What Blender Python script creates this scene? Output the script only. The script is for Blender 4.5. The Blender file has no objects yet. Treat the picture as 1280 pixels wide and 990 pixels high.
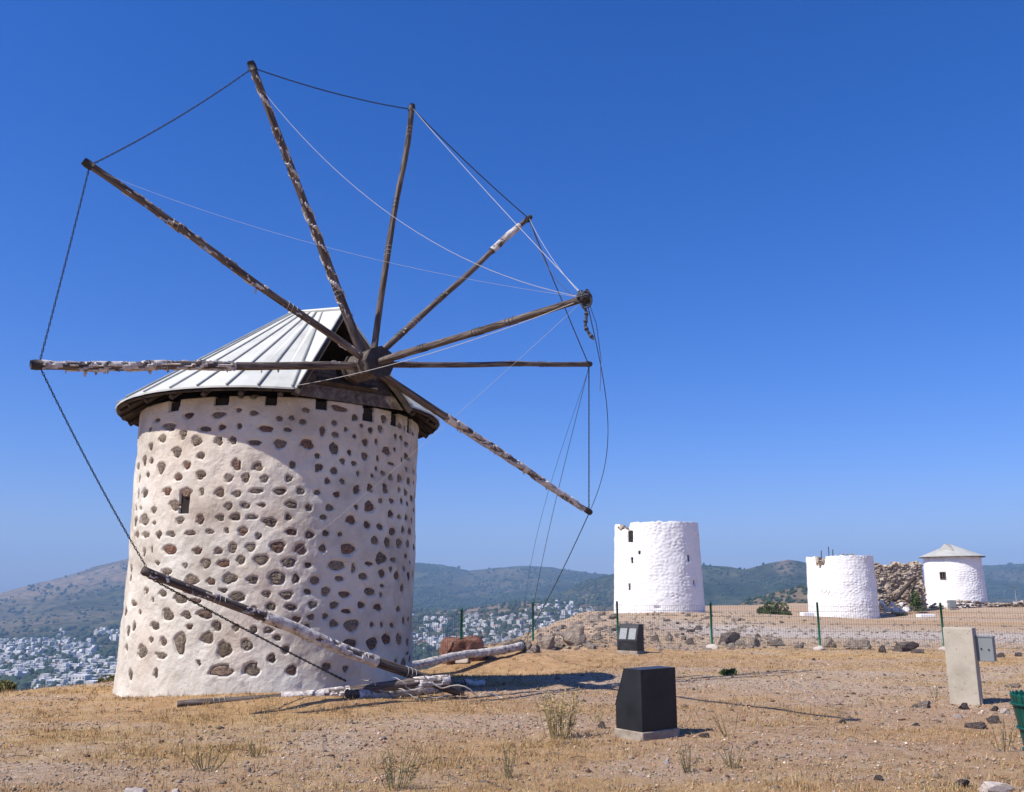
import bpy, math, random
import numpy as np
from mathutils import Matrix, Vector
random.seed(7); RNG = np.random.default_rng(7)
R = math.radians
scn = bpy.context.scene
COL = scn.collection

# ------------------------------------------------------------------ camera, sky, sun, exposure
F_PX, HOR, IW, IH, EYE = 1100.0, 737.6, 1280, 990, 1.65
PITCH = math.atan((HOR - IH / 2) / F_PX)
cam = bpy.data.cameras.new('camera'); camo = bpy.data.objects.new('camera', cam); COL.objects.link(camo)
cam.sensor_width = 36.0; cam.sensor_fit = 'HORIZONTAL'; cam.lens = 36.0 * F_PX / IW
cam.clip_start = 0.05; cam.clip_end = 40000
camo.location = (0, 0, EYE); camo.rotation_euler = (math.pi / 2 + PITCH, 0, 0)
scn.camera = camo

SUN_AZ, SUN_EL = R(238.5), R(50.0)            # azimuth clockwise from +Y
world = bpy.data.worlds.new('World'); scn.world = world; world.use_nodes = True
wn = world.node_tree.nodes; wl = world.node_tree.links
sky = wn.new('ShaderNodeTexSky'); sky.sky_type = 'NISHITA'; sky.sun_disc = False
sky.sun_elevation = SUN_EL; sky.sun_rotation = SUN_AZ
sky.altitude = 0; sky.air_density = 1.0; sky.dust_density = 0.6; sky.ozone_density = 2.0
wn['Background'].inputs['Strength'].default_value = 0.099
hsv = wn.new('ShaderNodeHueSaturation'); hsv.inputs['Saturation'].default_value = 1.25
tnt = wn.new('ShaderNodeMix'); tnt.data_type = 'RGBA'; tnt.blend_type = 'MULTIPLY'; tnt.inputs[0].default_value = 1.0; tnt.inputs[7].default_value = (0.81, 0.85, 1.26, 1)
wl.new(sky.outputs[0], tnt.inputs[6]); wl.new(tnt.outputs[2], hsv.inputs['Color']); wl.new(hsv.outputs[0], wn['Background'].inputs['Color'])
sun = bpy.data.lights.new('sun', 'SUN'); suno = bpy.data.objects.new('sun', sun); COL.objects.link(suno)
sun.energy = 5.0; sun.angle = R(0.53); sun.color = (1.0, 0.945, 0.855)
sd = Vector((math.sin(SUN_AZ) * math.cos(SUN_EL), math.cos(SUN_AZ) * math.cos(SUN_EL), math.sin(SUN_EL)))
suno.rotation_euler = sd.to_track_quat('Z', 'Y').to_euler(); suno.location = (-20, -12, 40)
vs = scn.view_settings
vs.view_transform = 'Standard'; vs.look = 'None'; vs.exposure = 0.36; vs.gamma = 1.0; vs.use_curve_mapping = False

# ------------------------------------------------------------------ pixel geometry
CP, SP = math.cos(PITCH), math.sin(PITCH)
ORG = np.array([0, 0, EYE])
def ray(px, py):
    a = (px - IW / 2) / F_PX; b = (IH / 2 - py) / F_PX
    return np.array([a, CP - b * SP, SP + b * CP])
def on_plane(px, py, P, n):
    r = ray(px, py); n = np.array(n, float)
    return ORG + r * (np.dot(np.array(P, float) - ORG, n) / np.dot(r, n))
def at_depth(px, py, y):
    r = ray(px, py); return ORG + r * (y / r[1])

# ------------------------------------------------------------------ noise
def _h(i, j, k):
    n = (i.astype(np.int64) * 374761393 + j.astype(np.int64) * 668265263 + k.astype(np.int64) * 2147483647) & 0xffffffff
    n = ((n ^ (n >> 13)) * 1274126177) & 0xffffffff
    n = ((n ^ (n >> 16)) * 2246822519) & 0xffffffff
    return ((n ^ (n >> 15)) & 0xffffff) / float(0xffffff)
def vn(x, y, z=0.0):
    x, y, z = np.broadcast_arrays(np.asarray(x, float), np.asarray(y, float), np.asarray(z, float))
    i, j, k = np.floor(x), np.floor(y), np.floor(z)
    fx, fy, fz = x - i, y - j, z - k
    fx = fx * fx * (3 - 2 * fx); fy = fy * fy * (3 - 2 * fy); fz = fz * fz * (3 - 2 * fz)
    o = 0
    for a in (0, 1):
        for b in (0, 1):
            for c in (0, 1):
                w = (fx if a else 1 - fx) * (fy if b else 1 - fy) * (fz if c else 1 - fz)
                o = o + w * _h(i + a, j + b, k + c)
    return o * 2 - 1
def fbm(x, y, z=0.0, o=4):
    s = 0; a = 1.0; t = 0
    x = np.asarray(x, float); y = np.asarray(y, float); z = np.asarray(z, float)
    for q in range(o):
        s = s + a * vn(x * 2 ** q + 17.3 * q, y * 2 ** q - 9.1 * q, z * 2 ** q + 3.7 * q); t += a; a *= 0.5
    return s / t
def sstep(a, b, x):
    t = np.clip((x - a) / (b - a), 0, 1); return t * t * (3 - 2 * t)

# ------------------------------------------------------------------ materials
MATS = {}
def nt(name):
    m = bpy.data.materials.new(name); m.use_nodes = True; MATS[name] = m
    n = m.node_tree.nodes; l = m.node_tree.links; b = n['Principled BSDF']
    return m, n, l, b
def ramp(n, l, fac, cols):
    r = n.new('ShaderNodeValToRGB'); e = r.color_ramp.elements
    while len(e) > 1: e.remove(e[-1])
    e[0].position = cols[0][0]; e[0].color = (*cols[0][1], 1)
    for p, c in cols[1:]:
        q = e.new(p); q.color = (*c, 1)
    l.new(fac, r.inputs[0]); return r.outputs[0]
def noise(n, l, co, scale, detail=5, rough=0.55, dist=0.0):
    t = n.new('ShaderNodeTexNoise'); t.inputs['Scale'].default_value = scale; t.inputs['Detail'].default_value = detail
    t.inputs['Roughness'].default_value = rough; t.inputs['Distortion'].default_value = dist
    if co is not None: l.new(co, t.inputs['Vector'])
    return t.outputs['Fac']
def mix(n, l, fac, a, b, mode='MIX'):
    x = n.new('ShaderNodeMix'); x.data_type = 'RGBA'; x.blend_type = mode
    for s, v in ((x.inputs[0], fac), (x.inputs[6], a), (x.inputs[7], b)):
        if isinstance(v, (int, float)): s.default_value = v
        elif isinstance(v, tuple): s.default_value = (*v, 1)
        else: l.new(v, s)
    return x.outputs[2]
def bump(n, l, b, h, strength, dist):
    q = n.new('ShaderNodeBump'); q.inputs['Strength'].default_value = strength; q.inputs['Distance'].default_value = dist
    l.new(h, q.inputs['Height']); l.new(q.outputs[0], b.inputs['Normal'])
def simple(name, cols, scale=4.0, rough=0.85, bs=0.0, bscale=30.0, bd=0.01, rnd=0.0, coord='Object', metal=0.0, stretch=None, vcol=None, dist=0.0):
    m, n, l, b = nt(name)
    tc = n.new('ShaderNodeTexCoord'); co = tc.outputs[coord]
    if coord == 'World':
        pass
    if stretch:
        mp = n.new('ShaderNodeMapping'); mp.inputs['Scale'].default_value = stretch; l.new(co, mp.inputs['Vector']); co = mp.outputs[0]
    f = noise(n, l, co, scale, 6, 0.6, dist)
    c = ramp(n, l, f, cols)
    if rnd:
        oi = n.new('ShaderNodeObjectInfo')
        hs = n.new('ShaderNodeHueSaturation')
        mr = n.new('ShaderNodeMapRange'); mr.inputs[3].default_value = 1 - rnd; mr.inputs[4].default_value = 1 + rnd
        l.new(oi.outputs['Random'], mr.inputs[0]); l.new(mr.outputs[0], hs.inputs['Value']); l.new(c, hs.inputs['Color']); c = hs.outputs[0]
    if vcol:
        at = n.new('ShaderNodeAttribute'); at.attribute_name = vcol
        c = mix(n, l, 1.0, c, at.outputs['Color'], 'MULTIPLY')
    l.new(c, b.inputs['Base Color']); b.inputs['Roughness'].default_value = rough; b.inputs['Metallic'].default_value = metal
    b.inputs['Specular IOR Level'].default_value = 0.25
    if bs: bump(n, l, b, noise(n, l, co, bscale, 6, 0.65), bs, bd)
    return m

# ------------------------------------------------------------------ mesh helpers
def mesh(name, v, f, smooth=False, mats=None, fm=None):
    me = bpy.data.meshes.new(name)
    v = np.asarray(v, np.float32).reshape(-1, 3)
    if isinstance(f, np.ndarray):
        k = f.shape[1]; nf = len(f)
        me.vertices.add(len(v)); me.vertices.foreach_set('co', v.ravel())
        me.loops.add(nf * k); me.loops.foreach_set('vertex_index', f.astype(np.int32).ravel())
        me.polygons.add(nf); me.polygons.foreach_set('loop_start', np.arange(0, nf * k, k, dtype=np.int32))
        me.update(calc_edges=True)
    else:
        me.from_pydata(v.tolist(), [], [tuple(q) for q in f])
    if mats:
        for m in mats: me.materials.append(m)
    if fm is not None: me.polygons.foreach_set('material_index', np.asarray(fm, np.int32))
    if smooth: me.polygons.foreach_set('use_smooth', np.ones(len(me.polygons), bool))
    me.update(); return me
def vattr(me, name, col):
    a = me.color_attributes.new(name, 'FLOAT_COLOR', 'POINT')
    c = np.ones((len(me.vertices), 4), np.float32); c[:, :col.shape[1]] = col
    a.data.foreach_set('color', c.ravel())
def obj(name, me, parent=None, loc=None):
    o = bpy.data.objects.new(name, me); COL.objects.link(o)
    if parent is not None: o.parent = parent
    if loc is not None: o.location = loc
    return o
def tag(o, label=None, cat=None, group=None, kind=None):
    if label: o['label'] = label
    if cat: o['category'] = cat
    if group: o['group'] = group
    if kind: o['kind'] = kind
    return o
def empty(name, loc, label, cat, group=None, rz=0.0):
    o = bpy.data.objects.new(name, None); COL.objects.link(o); o.location = loc; o.rotation_euler = (0, 0, rz)
    o.empty_display_size = 0.2
    return tag(o, label, cat, group)
def world_part(name, me, parent):
    """part whose mesh is in world coordinates, under a thing placed at parent.location (no rotation)"""
    o = obj(name, me, parent); o.location = tuple(-Vector(parent.location)) if parent.parent is None else (0, 0, 0)
    return o
def copy_tree(o, parent=None):
    c = o.copy(); COL.objects.link(c); c.parent = parent
    for ch in [q for q in o.children]: copy_tree(ch, c)
    return c

class MB:
    def __init__(s): s.v = []; s.f = []; s.m = []
    def add(s, v, f, m=0):
        b = len(s.v); s.v += [tuple(q) for q in v]; s.f += [tuple(i + b for i in q) for q in f]; s.m += [m] * len(f); return s
    def box(s, lo, hi, m=0, M=None):
        x0, y0, z0 = lo; x1, y1, z1 = hi
        v = [(x0, y0, z0), (x1, y0, z0), (x1, y1, z0), (x0, y1, z0), (x0, y0, z1), (x1, y0, z1), (x1, y1, z1), (x0, y1, z1)]
        if M is not None: v = [tuple(M @ Vector(q)) for q in v]
        return s.add(v, [(0, 3, 2, 1), (4, 5, 6, 7), (0, 1, 5, 4), (1, 2, 6, 5), (2, 3, 7, 6), (3, 0, 4, 7)], m)
    def tube(s, pts, rad, n=8, m=0, cap=True):
        pts = [Vector(p) for p in pts]; k = len(pts)
        if isinstance(rad, (int, float)): rad = [rad] * k
        up = None; base = []
        for i in range(k):
            t = (pts[min(i + 1, k - 1)] - pts[max(i - 1, 0)]).normalized()
            if up is None:
                up = Vector((0, 0, 1)) if abs(t.z) < 0.9 else Vector((1, 0, 0))
            a = t.cross(up).normalized(); b = a.cross(t).normalized(); up = b
            for j in range(n):
                an = 2 * math.pi * j / n
                base.append(pts[i] + (a * math.cos(an) + b * math.sin(an)) * rad[i])
        f = [(i * n + j, i * n + (j + 1) % n, (i + 1) * n + (j + 1) % n, (i + 1) * n + j) for i in range(k - 1) for j in range(n)]
        if cap: f += [tuple(range(n)), tuple((k - 1) * n + j for j in reversed(range(n)))]
        return s.add(base, f, m)
    def mesh(s, name, mats, smooth=False):
        return mesh(name, s.v, s.f, smooth, mats, s.m)

def bevel_box_mesh(name, lo, hi, r, mat, seg=2):
    import bmesh
    bm = bmesh.new(); bmesh.ops.create_cube(bm, size=1.0)
    for v in bm.verts:
        for k in range(3): v.co[k] = lo[k] + (v.co[k] + 0.5) * (hi[k] - lo[k])
    bmesh.ops.bevel(bm, geom=list(bm.edges), offset=r, segments=seg, affect='EDGES', profile=0.6)
    me = bpy.data.meshes.new(name); bm.to_mesh(me); bm.free(); me.materials.append(mat); return me

_ico = {}
def ico(sub):
    if sub in _ico: return _ico[sub]
    t = (1 + 5 ** .5) / 2
    v = [(-1, t, 0), (1, t, 0), (-1, -t, 0), (1, -t, 0), (0, -1, t), (0, 1, t), (0, -1, -t), (0, 1, -t), (t, 0, -1), (t, 0, 1), (-t, 0, -1), (-t, 0, 1)]
    f = [(0, 11, 5), (0, 5, 1), (0, 1, 7), (0, 7, 10), (0, 10, 11), (1, 5, 9), (5, 11, 4), (11, 10, 2), (10, 7, 6), (7, 1, 8), (3, 9, 4), (3, 4, 2), (3, 2, 6), (3, 6, 8), (3, 8, 9), (4, 9, 5), (2, 4, 11), (6, 2, 10), (8, 6, 7), (9, 8, 1)]
    v = [np.array(q) / np.linalg.norm(q) for q in v]
    for _ in range(sub):
        c = {}; nf = []
        def mid(a, b):
            k = (min(a, b), max(a, b))
            if k not in c:
                p = v[a] + v[b]; v.append(p / np.linalg.norm(p)); c[k] = len(v) - 1
            return c[k]
        for a, b, d in f:
            x, y, z = mid(a, b), mid(b, d), mid(d, a); nf += [(a, x, z), (b, y, x), (d, z, y), (x, y, z)]
        f = nf
    _ico[sub] = (np.array(v), np.array(f)); return _ico[sub]
def rock_verts(seed, sub=3, cuts=9, rough=0.10):
    r = np.random.default_rng(seed); v, f = ico(sub); v = v.copy()
    for _ in range(cuts):
        n = r.normal(size=3); n /= np.linalg.norm(n); d = r.uniform(0.38, 0.80)
        s = v @ n; k = s > d; v[k] -= np.outer(s[k] - d, n) * 0.97
    nn = fbm(v[:, 0] * 2.6 + seed, v[:, 1] * 2.6, v[:, 2] * 2.6, 5)
    v = v * (1 + rough * 1.6 * nn)[:, None]
    v[:, 2] = np.where(v[:, 2] < -0.45, -0.45 + (v[:, 2] + 0.45) * 0.2, v[:, 2])
    return v, f

# ------------------------------------------------------------------ material set
simple('wood', [(0.3, (0.06, 0.045, 0.036)), (0.5, (0.14, 0.11, 0.09)), (0.7, (0.25, 0.205, 0.17))], 9, 0.85, 0.6, 40, 0.01, 0.18, stretch=(1, 1, 1), dist=0.8)
simple('spar_wood', [(0.34, (0.030, 0.022, 0.018)), (0.48, (0.098, 0.075, 0.062)), (0.62, (0.19, 0.155, 0.13)), (0.8, (0.30, 0.26, 0.225))], 26, 0.85, 0.9, 30, 0.012, 0.14, stretch=(1, 1, 0.07), dist=1.2)
simple('dirty_concrete', [(0.3, (0.20, 0.155, 0.115)), (0.5, (0.31, 0.26, 0.205)), (0.7, (0.40, 0.35, 0.285))], 7, 0.95, 0.6, 30, 0.012)
simple('roof_beige', [(0.3, (0.36, 0.355, 0.32)), (0.7, (0.46, 0.455, 0.41))], 1.7, 0.6)
simple('olive_leaf', [(0.3, (0.10, 0.10, 0.03)), (0.7, (0.22, 0.20, 0.075))], 3, 0.8, rnd=0.1, vcol='tint')
simple('old_wood', [(0.25, (0.035, 0.026, 0.02)), (0.55, (0.08, 0.06, 0.046)), (0.8, (0.13, 0.1, 0.08))], 7, 0.9, 0.6, 40, 0.01, 0.2, dist=0.8)
simple('canvas', [(0.33, (0.10, 0.08, 0.065)), (0.43, (0.42, 0.37, 0.33)), (0.60, (0.68, 0.63, 0.58))], 9, 0.95, 0.6, 24, 0.015, 0.1, dist=0.6)
simple('roof_sheet', [(0.3, (0.44, 0.44, 0.395)), (0.5, (0.55, 0.555, 0.505)), (0.75, (0.62, 0.62, 0.57))], 1.7, 0.55, 0.12, 6, 0.01, 0.05)
simple('roof_seam', [(0.3, (0.30, 0.31, 0.295)), (0.7, (0.40, 0.41, 0.39))], 5, 0.6)
simple('chain_iron', [(0.3, (0.02, 0.02, 0.024)), (0.7, (0.05, 0.045, 0.045))], 30, 0.6)
simple('rope', [(0.3, (0.40, 0.37, 0.33)), (0.7, (0.55, 0.52, 0.48))], 40, 0.95)
simple('dark_rope', [(0.3, (0.05, 0.055, 0.065)), (0.7, (0.10, 0.10, 0.11))], 40, 0.95)
simple('iron', [(0.3, (0.025, 0.022, 0.022)), (0.7, (0.06, 0.05, 0.045))], 20, 0.6, 0.3, 50, 0.004)
simple('white_wall', [(0.25, (0.70, 0.685, 0.66)), (0.5, (0.80, 0.79, 0.775)), (0.8, (0.84, 0.835, 0.825))], 1.2, 0.9, 0.25, 14, 0.02)
simple('rubble', [(0.3, (0.17, 0.13, 0.095)), (0.5, (0.40, 0.32, 0.235)), (0.7, (0.60, 0.50, 0.39))], 2.6, 0.95, 0.8, 9, 0.05, 0.2)
simple('white_rubble', [(0.3, (0.5, 0.46, 0.42)), (0.6, (0.74, 0.71, 0.68))], 2.6, 0.95, 0.6, 9, 0.05, 0.1)
simple('rock_tan', [(0.25, (0.13, 0.095, 0.072)), (0.5, (0.30, 0.24, 0.19)), (0.78, (0.44, 0.37, 0.31))], 3.4, 0.95, 1.0, 5, 0.12, 0.22)
simple('rock_dark', [(0.25, (0.06, 0.045, 0.04)), (0.5, (0.13, 0.10, 0.088)), (0.78, (0.24, 0.195, 0.17))], 3.4, 0.95, 1.0, 5, 0.12, 0.2)
simple('rock_red', [(0.3, (0.09, 0.04, 0.028)), (0.5, (0.22, 0.10, 0.066)), (0.72, (0.33, 0.19, 0.135))], 3.0, 0.95, 1.0, 5, 0.12)
simple('rock_pale', [(0.25, (0.26, 0.21, 0.175)), (0.6, (0.46, 0.40, 0.35))], 3, 0.95, 0.5, 14, 0.02, 0.12)
simple('green_paint', [(0.3, (0.005, 0.085, 0.05)), (0.7, (0.01, 0.13, 0.08))], 8, 0.45, 0.0, rnd=0.08)
simple('bin_green', [(0.3, (0.004, 0.055, 0.042)), (0.7, (0.008, 0.085, 0.065))], 8, 0.42, rnd=0.08)
simple('fence_wire', [(0.3, (0.09, 0.10, 0.095)), (0.7, (0.14, 0.15, 0.14))], 8, 0.6)
simple('black_panel', [(0.3, (0.013, 0.014, 0.017)), (0.58, (0.024, 0.025, 0.029)), (0.76, (0.06, 0.06, 0.062))], 3.0, 0.42, 0.1, 60, 0.002)
simple('sheet_paper', [(0.35, (0.16, 0.175, 0.18)), (0.6, (0.33, 0.35, 0.36))], 26, 0.4, stretch=(1, 6, 6))
simple('grey_metal', [(0.3, (0.17, 0.19, 0.195)), (0.7, (0.23, 0.245, 0.25))], 3, 0.5, rnd=0.03)
simple('opening_shade', [(0.3, (0.018, 0.015, 0.013)), (0.7, (0.036, 0.03, 0.026))], 5, 0.95)  # near-black colour standing in for the shade inside wall openings
simple('leaf_green', [(0.3, (0.035, 0.06, 0.018)), (0.7, (0.09, 0.12, 0.04))], 3, 0.7, rnd=0.15, vcol='tint')
simple('dry_stem', [(0.3, (0.30, 0.22, 0.09)), (0.7, (0.50, 0.40, 0.19))], 8, 0.85, rnd=0.1, vcol='tint')
simple('weed', [(0.3, (0.14, 0.12, 0.055)), (0.7, (0.27, 0.23, 0.12))], 8, 0.85, rnd=0.15, vcol='tint')
simple('far_white', [(0.3, (0.42, 0.39, 0.36)), (0.55, (0.66, 0.64, 0.60)), (0.8, (0.76, 0.73, 0.69))], 0.06, 0.9, coord='Object', rnd=0.2)
simple('far_window', [(0.3, (0.06, 0.07, 0.085)), (0.7, (0.10, 0.11, 0.12))], 0.3, 0.5)
simple('far_tile', [(0.3, (0.30, 0.13, 0.085)), (0.7, (0.40, 0.20, 0.14))], 0.3, 0.9, rnd=0.1)
simple('far_tree', [(0.3, (0.018, 0.032, 0.014)), (0.7, (0.045, 0.07, 0.03))], 0.08, 0.9)
simple('scribble', [(0.3, (0.2, 0.2, 0.2)), (0.7, (0.3, 0.3, 0.3))], 5, 0.9)

# mill plaster: uneven pinkish limewash with stains and fine relief
m, n, l, b = nt('plaster')
tc = n.new('ShaderNodeTexCoord'); co = tc.outputs['Object']
base = ramp(n, l, noise(n, l, co, 1.1, 7, 0.6), [(0.30, (0.47, 0.415, 0.34)), (0.5, (0.65, 0.605, 0.515)), (0.70, (0.75, 0.715, 0.63))])
pk = ramp(n, l, noise(n, l, co, 0.55, 4, 0.5, 0.6), [(0.45, (1, 1, 1)), (0.72, (0.95, 0.86, 0.80))])
c = mix(n, l, 1.0, base, pk, 'MULTIPLY')
mp = n.new('ShaderNodeMapping'); mp.inputs['Scale'].default_value = (2.6, 2.6, 0.7); l.new(co, mp.inputs['Vector'])
st = ramp(n, l, noise(n, l, mp.outputs[0], 1.6, 8, 0.65, 1.0), [(0.55, (1, 1, 1)), (0.78, (0.80, 0.755, 0.72))])
c = mix(n, l, 0.8, c, st, 'MULTIPLY')
vo = n.new('ShaderNodeTexVoronoi'); vo.feature = 'DISTANCE_TO_EDGE'; vo.inputs['Scale'].default_value = 1.7
wv = n.new('ShaderNodeMapping'); wv.inputs['Scale'].default_value = (1, 1, 0.6)
nz = n.new('ShaderNodeTexNoise'); nz.inputs['Scale'].default_value = 2.0; nz.inputs['Detail'].default_value = 6; l.new(co, nz.inputs['Vector'])
vm = n.new('ShaderNodeMixRGB'); vm.inputs[0].default_value = 0.35; l.new(co, vm.inputs[1]); l.new(nz.outputs['Color'], vm.inputs[2])
l.new(vm.outputs[0], wv.inputs['Vector']); l.new(wv.outputs[0], vo.inputs['Vector'])
cr = ramp(n, l, vo.outputs['Distance'], [(0.0, (0.66, 0.6, 0.56)), (0.006, (1, 1, 1))])
c = mix(n, l, ramp(n, l, noise(n, l, co, 0.9, 2), [(0.5, (0, 0, 0)), (0.6, (0.7, 0.7, 0.7))]), c, mix(n, l, 1.0, c, cr, 'MULTIPLY'))
l.new(c, b.inputs['Base Color']); b.inputs['Roughness'].default_value = 0.95; b.inputs['Specular IOR Level'].default_value = 0.1
bump(n, l, b, noise(n, l, co, 7, 10, 0.72), 0.7, 0.05)

# stones set in the plaster: colour picked per stone
m, n, l, b = nt('wall_stone')
oi = n.new('ShaderNodeObjectInfo'); tc = n.new('ShaderNodeTexCoord')
pc = ramp(n, l, oi.outputs['Random'], [(0.0, (0.29, 0.235, 0.185)), (0.18, (0.40, 0.335, 0.265)), (0.36, (0.23, 0.18, 0.14)), (0.52, (0.44, 0.375, 0.30)), (0.66, (0.34, 0.19, 0.14)), (0.76, (0.24, 0.225, 0.19)), (0.86, (0.25, 0.15, 0.12)), (1.0, (0.46, 0.39, 0.31))])
cv = ramp(n, l, noise(n, l, tc.outputs['Object'], 2.6, 8, 0.7), [(0.36, (0.28, 0.26, 0.24)), (0.5, (0.9, 0.88, 0.85)), (0.66, (1.7, 1.65, 1.6))])
c = mix(n, l, 1.0, pc, cv, 'MULTIPLY')
l.new(c, b.inputs['Base Color']); b.inputs['Roughness'].default_value = 0.95; b.inputs['Specular IOR Level'].default_value = 0.15
bump(n, l, b, noise(n, l, tc.outputs['Object'], 4, 9, 0.75), 0.9, 0.10)

# concrete
m, n, l, b = nt('concrete')
tc = n.new('ShaderNodeTexCoord'); co = tc.outputs['Object']
c = ramp(n, l, noise(n, l, co, 3.0, 7, 0.6), [(0.3, (0.33, 0.29, 0.225)), (0.55, (0.43, 0.385, 0.305)), (0.8, (0.48, 0.43, 0.35))])
vo = n.new('ShaderNodeTexVoronoi'); vo.inputs['Scale'].default_value = 13; vo.inputs['Randomness'].default_value = 1; l.new(co, vo.inputs['Vector'])
c = mix(n, l, 1.0, c, ramp(n, l, vo.outputs['Distance'], [(0.10, (0.55, 0.53, 0.5)), (0.16, (1, 1, 1))]), 'MULTIPLY')
l.new(c, b.inputs['Base Color']); b.inputs['Roughness'].default_value = 0.9
bump(n, l, b, noise(n, l, co, 26, 8, 0.7), 0.4, 0.01)

# ridge-top ground: straw grass, gravel and bare dirt (mask stored with the mesh)
m, n, l, b = nt('ground')
tc = n.new('ShaderNodeTexCoord'); co = tc.outputs['Object']
at = n.new('ShaderNodeAttribute'); at.attribute_name = 'mask'
sep = n.new('ShaderNodeSeparateColor'); l.new(at.outputs['Color'], sep.inputs[0])
straw = ramp(n, l, noise(n, l, co, 2.2, 9, 0.72), [(0.30, (0.26, 0.15, 0.065)), (0.5, (0.45, 0.285, 0.13)), (0.70, (0.60, 0.43, 0.23))])
grav = ramp(n, l, noise(n, l, co, 11.0, 9, 0.8), [(0.34, (0.20, 0.14, 0.10)), (0.5, (0.43, 0.325, 0.235)), (0.66, (0.63, 0.515, 0.40))])
dirt = ramp(n, l, noise(n, l, co, 3.0, 9, 0.7), [(0.3, (0.28, 0.155, 0.085)), (0.7, (0.49, 0.315, 0.185))])
brk = ramp(n, l, noise(n, l, co, 5.0, 8, 0.75), [(0.38, (0, 0, 0)), (0.62, (1, 1, 1))])
def math_node(op, a, bb, clamp=True):
    q = n.new('ShaderNodeMath'); q.operation = op; q.use_clamp = clamp
    for s, v in ((q.inputs[0], a), (q.inputs[1], bb)):
        if isinstance(v, (int, float)): s.default_value = v
        else: l.new(v, s)
    return q.outputs[0]
sp = n.new('ShaderNodeSeparateColor'); l.new(brk, sp.inputs[0])
gm = math_node('ADD', sep.outputs[0], math_node('MULTIPLY', math_node('SUBTRACT', sp.outputs[0], 0.5, False), 0.55, False))
c = mix(n, l, gm, grav, straw)
dm = math_node('MULTIPLY', sep.outputs[1], math_node('ADD', sp.outputs[0], 0.35))
c = mix(n, l, dm, c, dirt)
path = ramp(n, l, noise(n, l, co, 2.5, 8, 0.7), [(0.3, (0.40, 0.34, 0.29)), (0.7, (0.52, 0.46, 0.41))])
c = mix(n, l, sep.outputs[2], c, path)
fl = n.new('ShaderNodeTexVoronoi'); fl.inputs['Scale'].default_value = 16; l.new(co, fl.inputs['Vector'])
c = mix(n, l, ramp(n, l, fl.outputs['Distance'], [(0.10, (0.55, 0.55, 0.55)), (0.17, (0, 0, 0))]), c, mix(n, l, 1.0, c, fl.outputs['Color'], 'OVERLAY'))
l.new(c, b.inputs['Base Color']); b.inputs['Roughness'].default_value = 1.0; b.inputs['Specular IOR Level'].default_value = 0.05
bump(n, l, b, noise(n, l, co, 14, 10, 0.8), 0.9, 0.045)

# far land: scrub, bare rock, dry fields
m, n, l, b = nt('hill_cover')
tc = n.new('ShaderNodeTexCoord'); co = tc.outputs['Object']
at = n.new('ShaderNodeAttribute'); at.attribute_name = 'mask'
sep = n.new('ShaderNodeSeparateColor'); l.new(at.outputs['Color'], sep.inputs[0])
green = ramp(n, l, noise(n, l, co, 0.006, 9, 0.7), [(0.32, (0.010, 0.020, 0.010)), (0.52, (0.026, 0.040, 0.018)), (0.70, (0.085, 0.09, 0.045))])
brown = ramp(n, l, noise(n, l, co, 0.008, 9, 0.7), [(0.3, (0.13, 0.10, 0.07)), (0.6, (0.24, 0.175, 0.125)), (0.8, (0.34, 0.26, 0.19))])
rocky = ramp(n, l, noise(n, l, co, 0.012, 9, 0.78), [(0.55, (0, 0, 0)), (0.66, (0.75, 0.75, 0.75))])
c = mix(n, l, sep.outputs[0], green, brown)
c = mix(n, l, mix(n, l, 1.0, rocky, at.outputs['Color'], 'MULTIPLY'), c, (0.36, 0.29, 0.22))
vo = n.new('ShaderNodeTexVoronoi'); vo.inputs['Scale'].default_value = 0.045; l.new(co, vo.inputs['Vector'])
sh = ramp(n, l, vo.outputs['Distance'], [(0.25, (0.25, 0.34, 0.22)), (0.5, (1.15, 1.1, 1.0))])
c = mix(n, l, 0.85, c, mix(n, l, 1.0, c, sh, 'MULTIPLY'))
l.new(c, b.inputs['Base Color']); b.inputs['Roughness'].default_value = 1.0; b.inputs['Specular IOR Level'].default_value = 0.0

# ------------------------------------------------------------------ terrain height
EDGE = np.array([(-60, 0), (-30, 6), (-13, 11.4), (-8.8, 13.8), (-7.35, 16.4), (-6.0, 19.6), (-3.2, 20.6), (-1.2, 22.5), (-0.2, 26), (0.9, 31), (2.2, 38), (3.6, 46), (5.5, 60), (14, 88), (34, 112), (70, 125), (170, 120), (200, -60), (-70, -60)], float)
def edge_dist(x, y):
    """signed distance to the rim of the ridge top (positive = outside)"""
    d = np.full(np.shape(x), 1e9); ins = np.zeros(np.shape(x), bool)
    P = EDGE; Q = np.roll(EDGE, -1, 0)
    for (ax, ay), (bx, by) in zip(P, Q):
        ex, ey = bx - ax, by - ay
        t = np.clip(((x - ax) * ex + (y - ay) * ey) / (ex * ex + ey * ey), 0, 1)
        d = np.minimum(d, np.hypot(x - ax - t * ex, y - ay - t * ey))
        c = ((ay > y) != (by > y)) & (x < (bx - ax) * (y - ay) / (by - ay + 1e-12) + ax)
        ins ^= c
    return np.where(ins, -d, d)
def g2(x, y, cx, cy, sx, sy): return np.exp(-((x - cx) / sx) ** 2 - ((y - cy) / sy) ** 2)
VALLEY = -88.0
def crest(pts, Rr):
    az = []; z = []
    for px, py in pts:
        r = ray(px, py); az.append(math.atan2(r[0], r[1])); z.append(EYE + Rr * r[2] / math.hypot(r[0], r[1]))
    return np.array(az), np.array(z)
RIDGES = []
def ridge(pts, Rr, wf, wb): RIDGES.append((*crest(pts, Rr), Rr, wf, wb))
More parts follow.
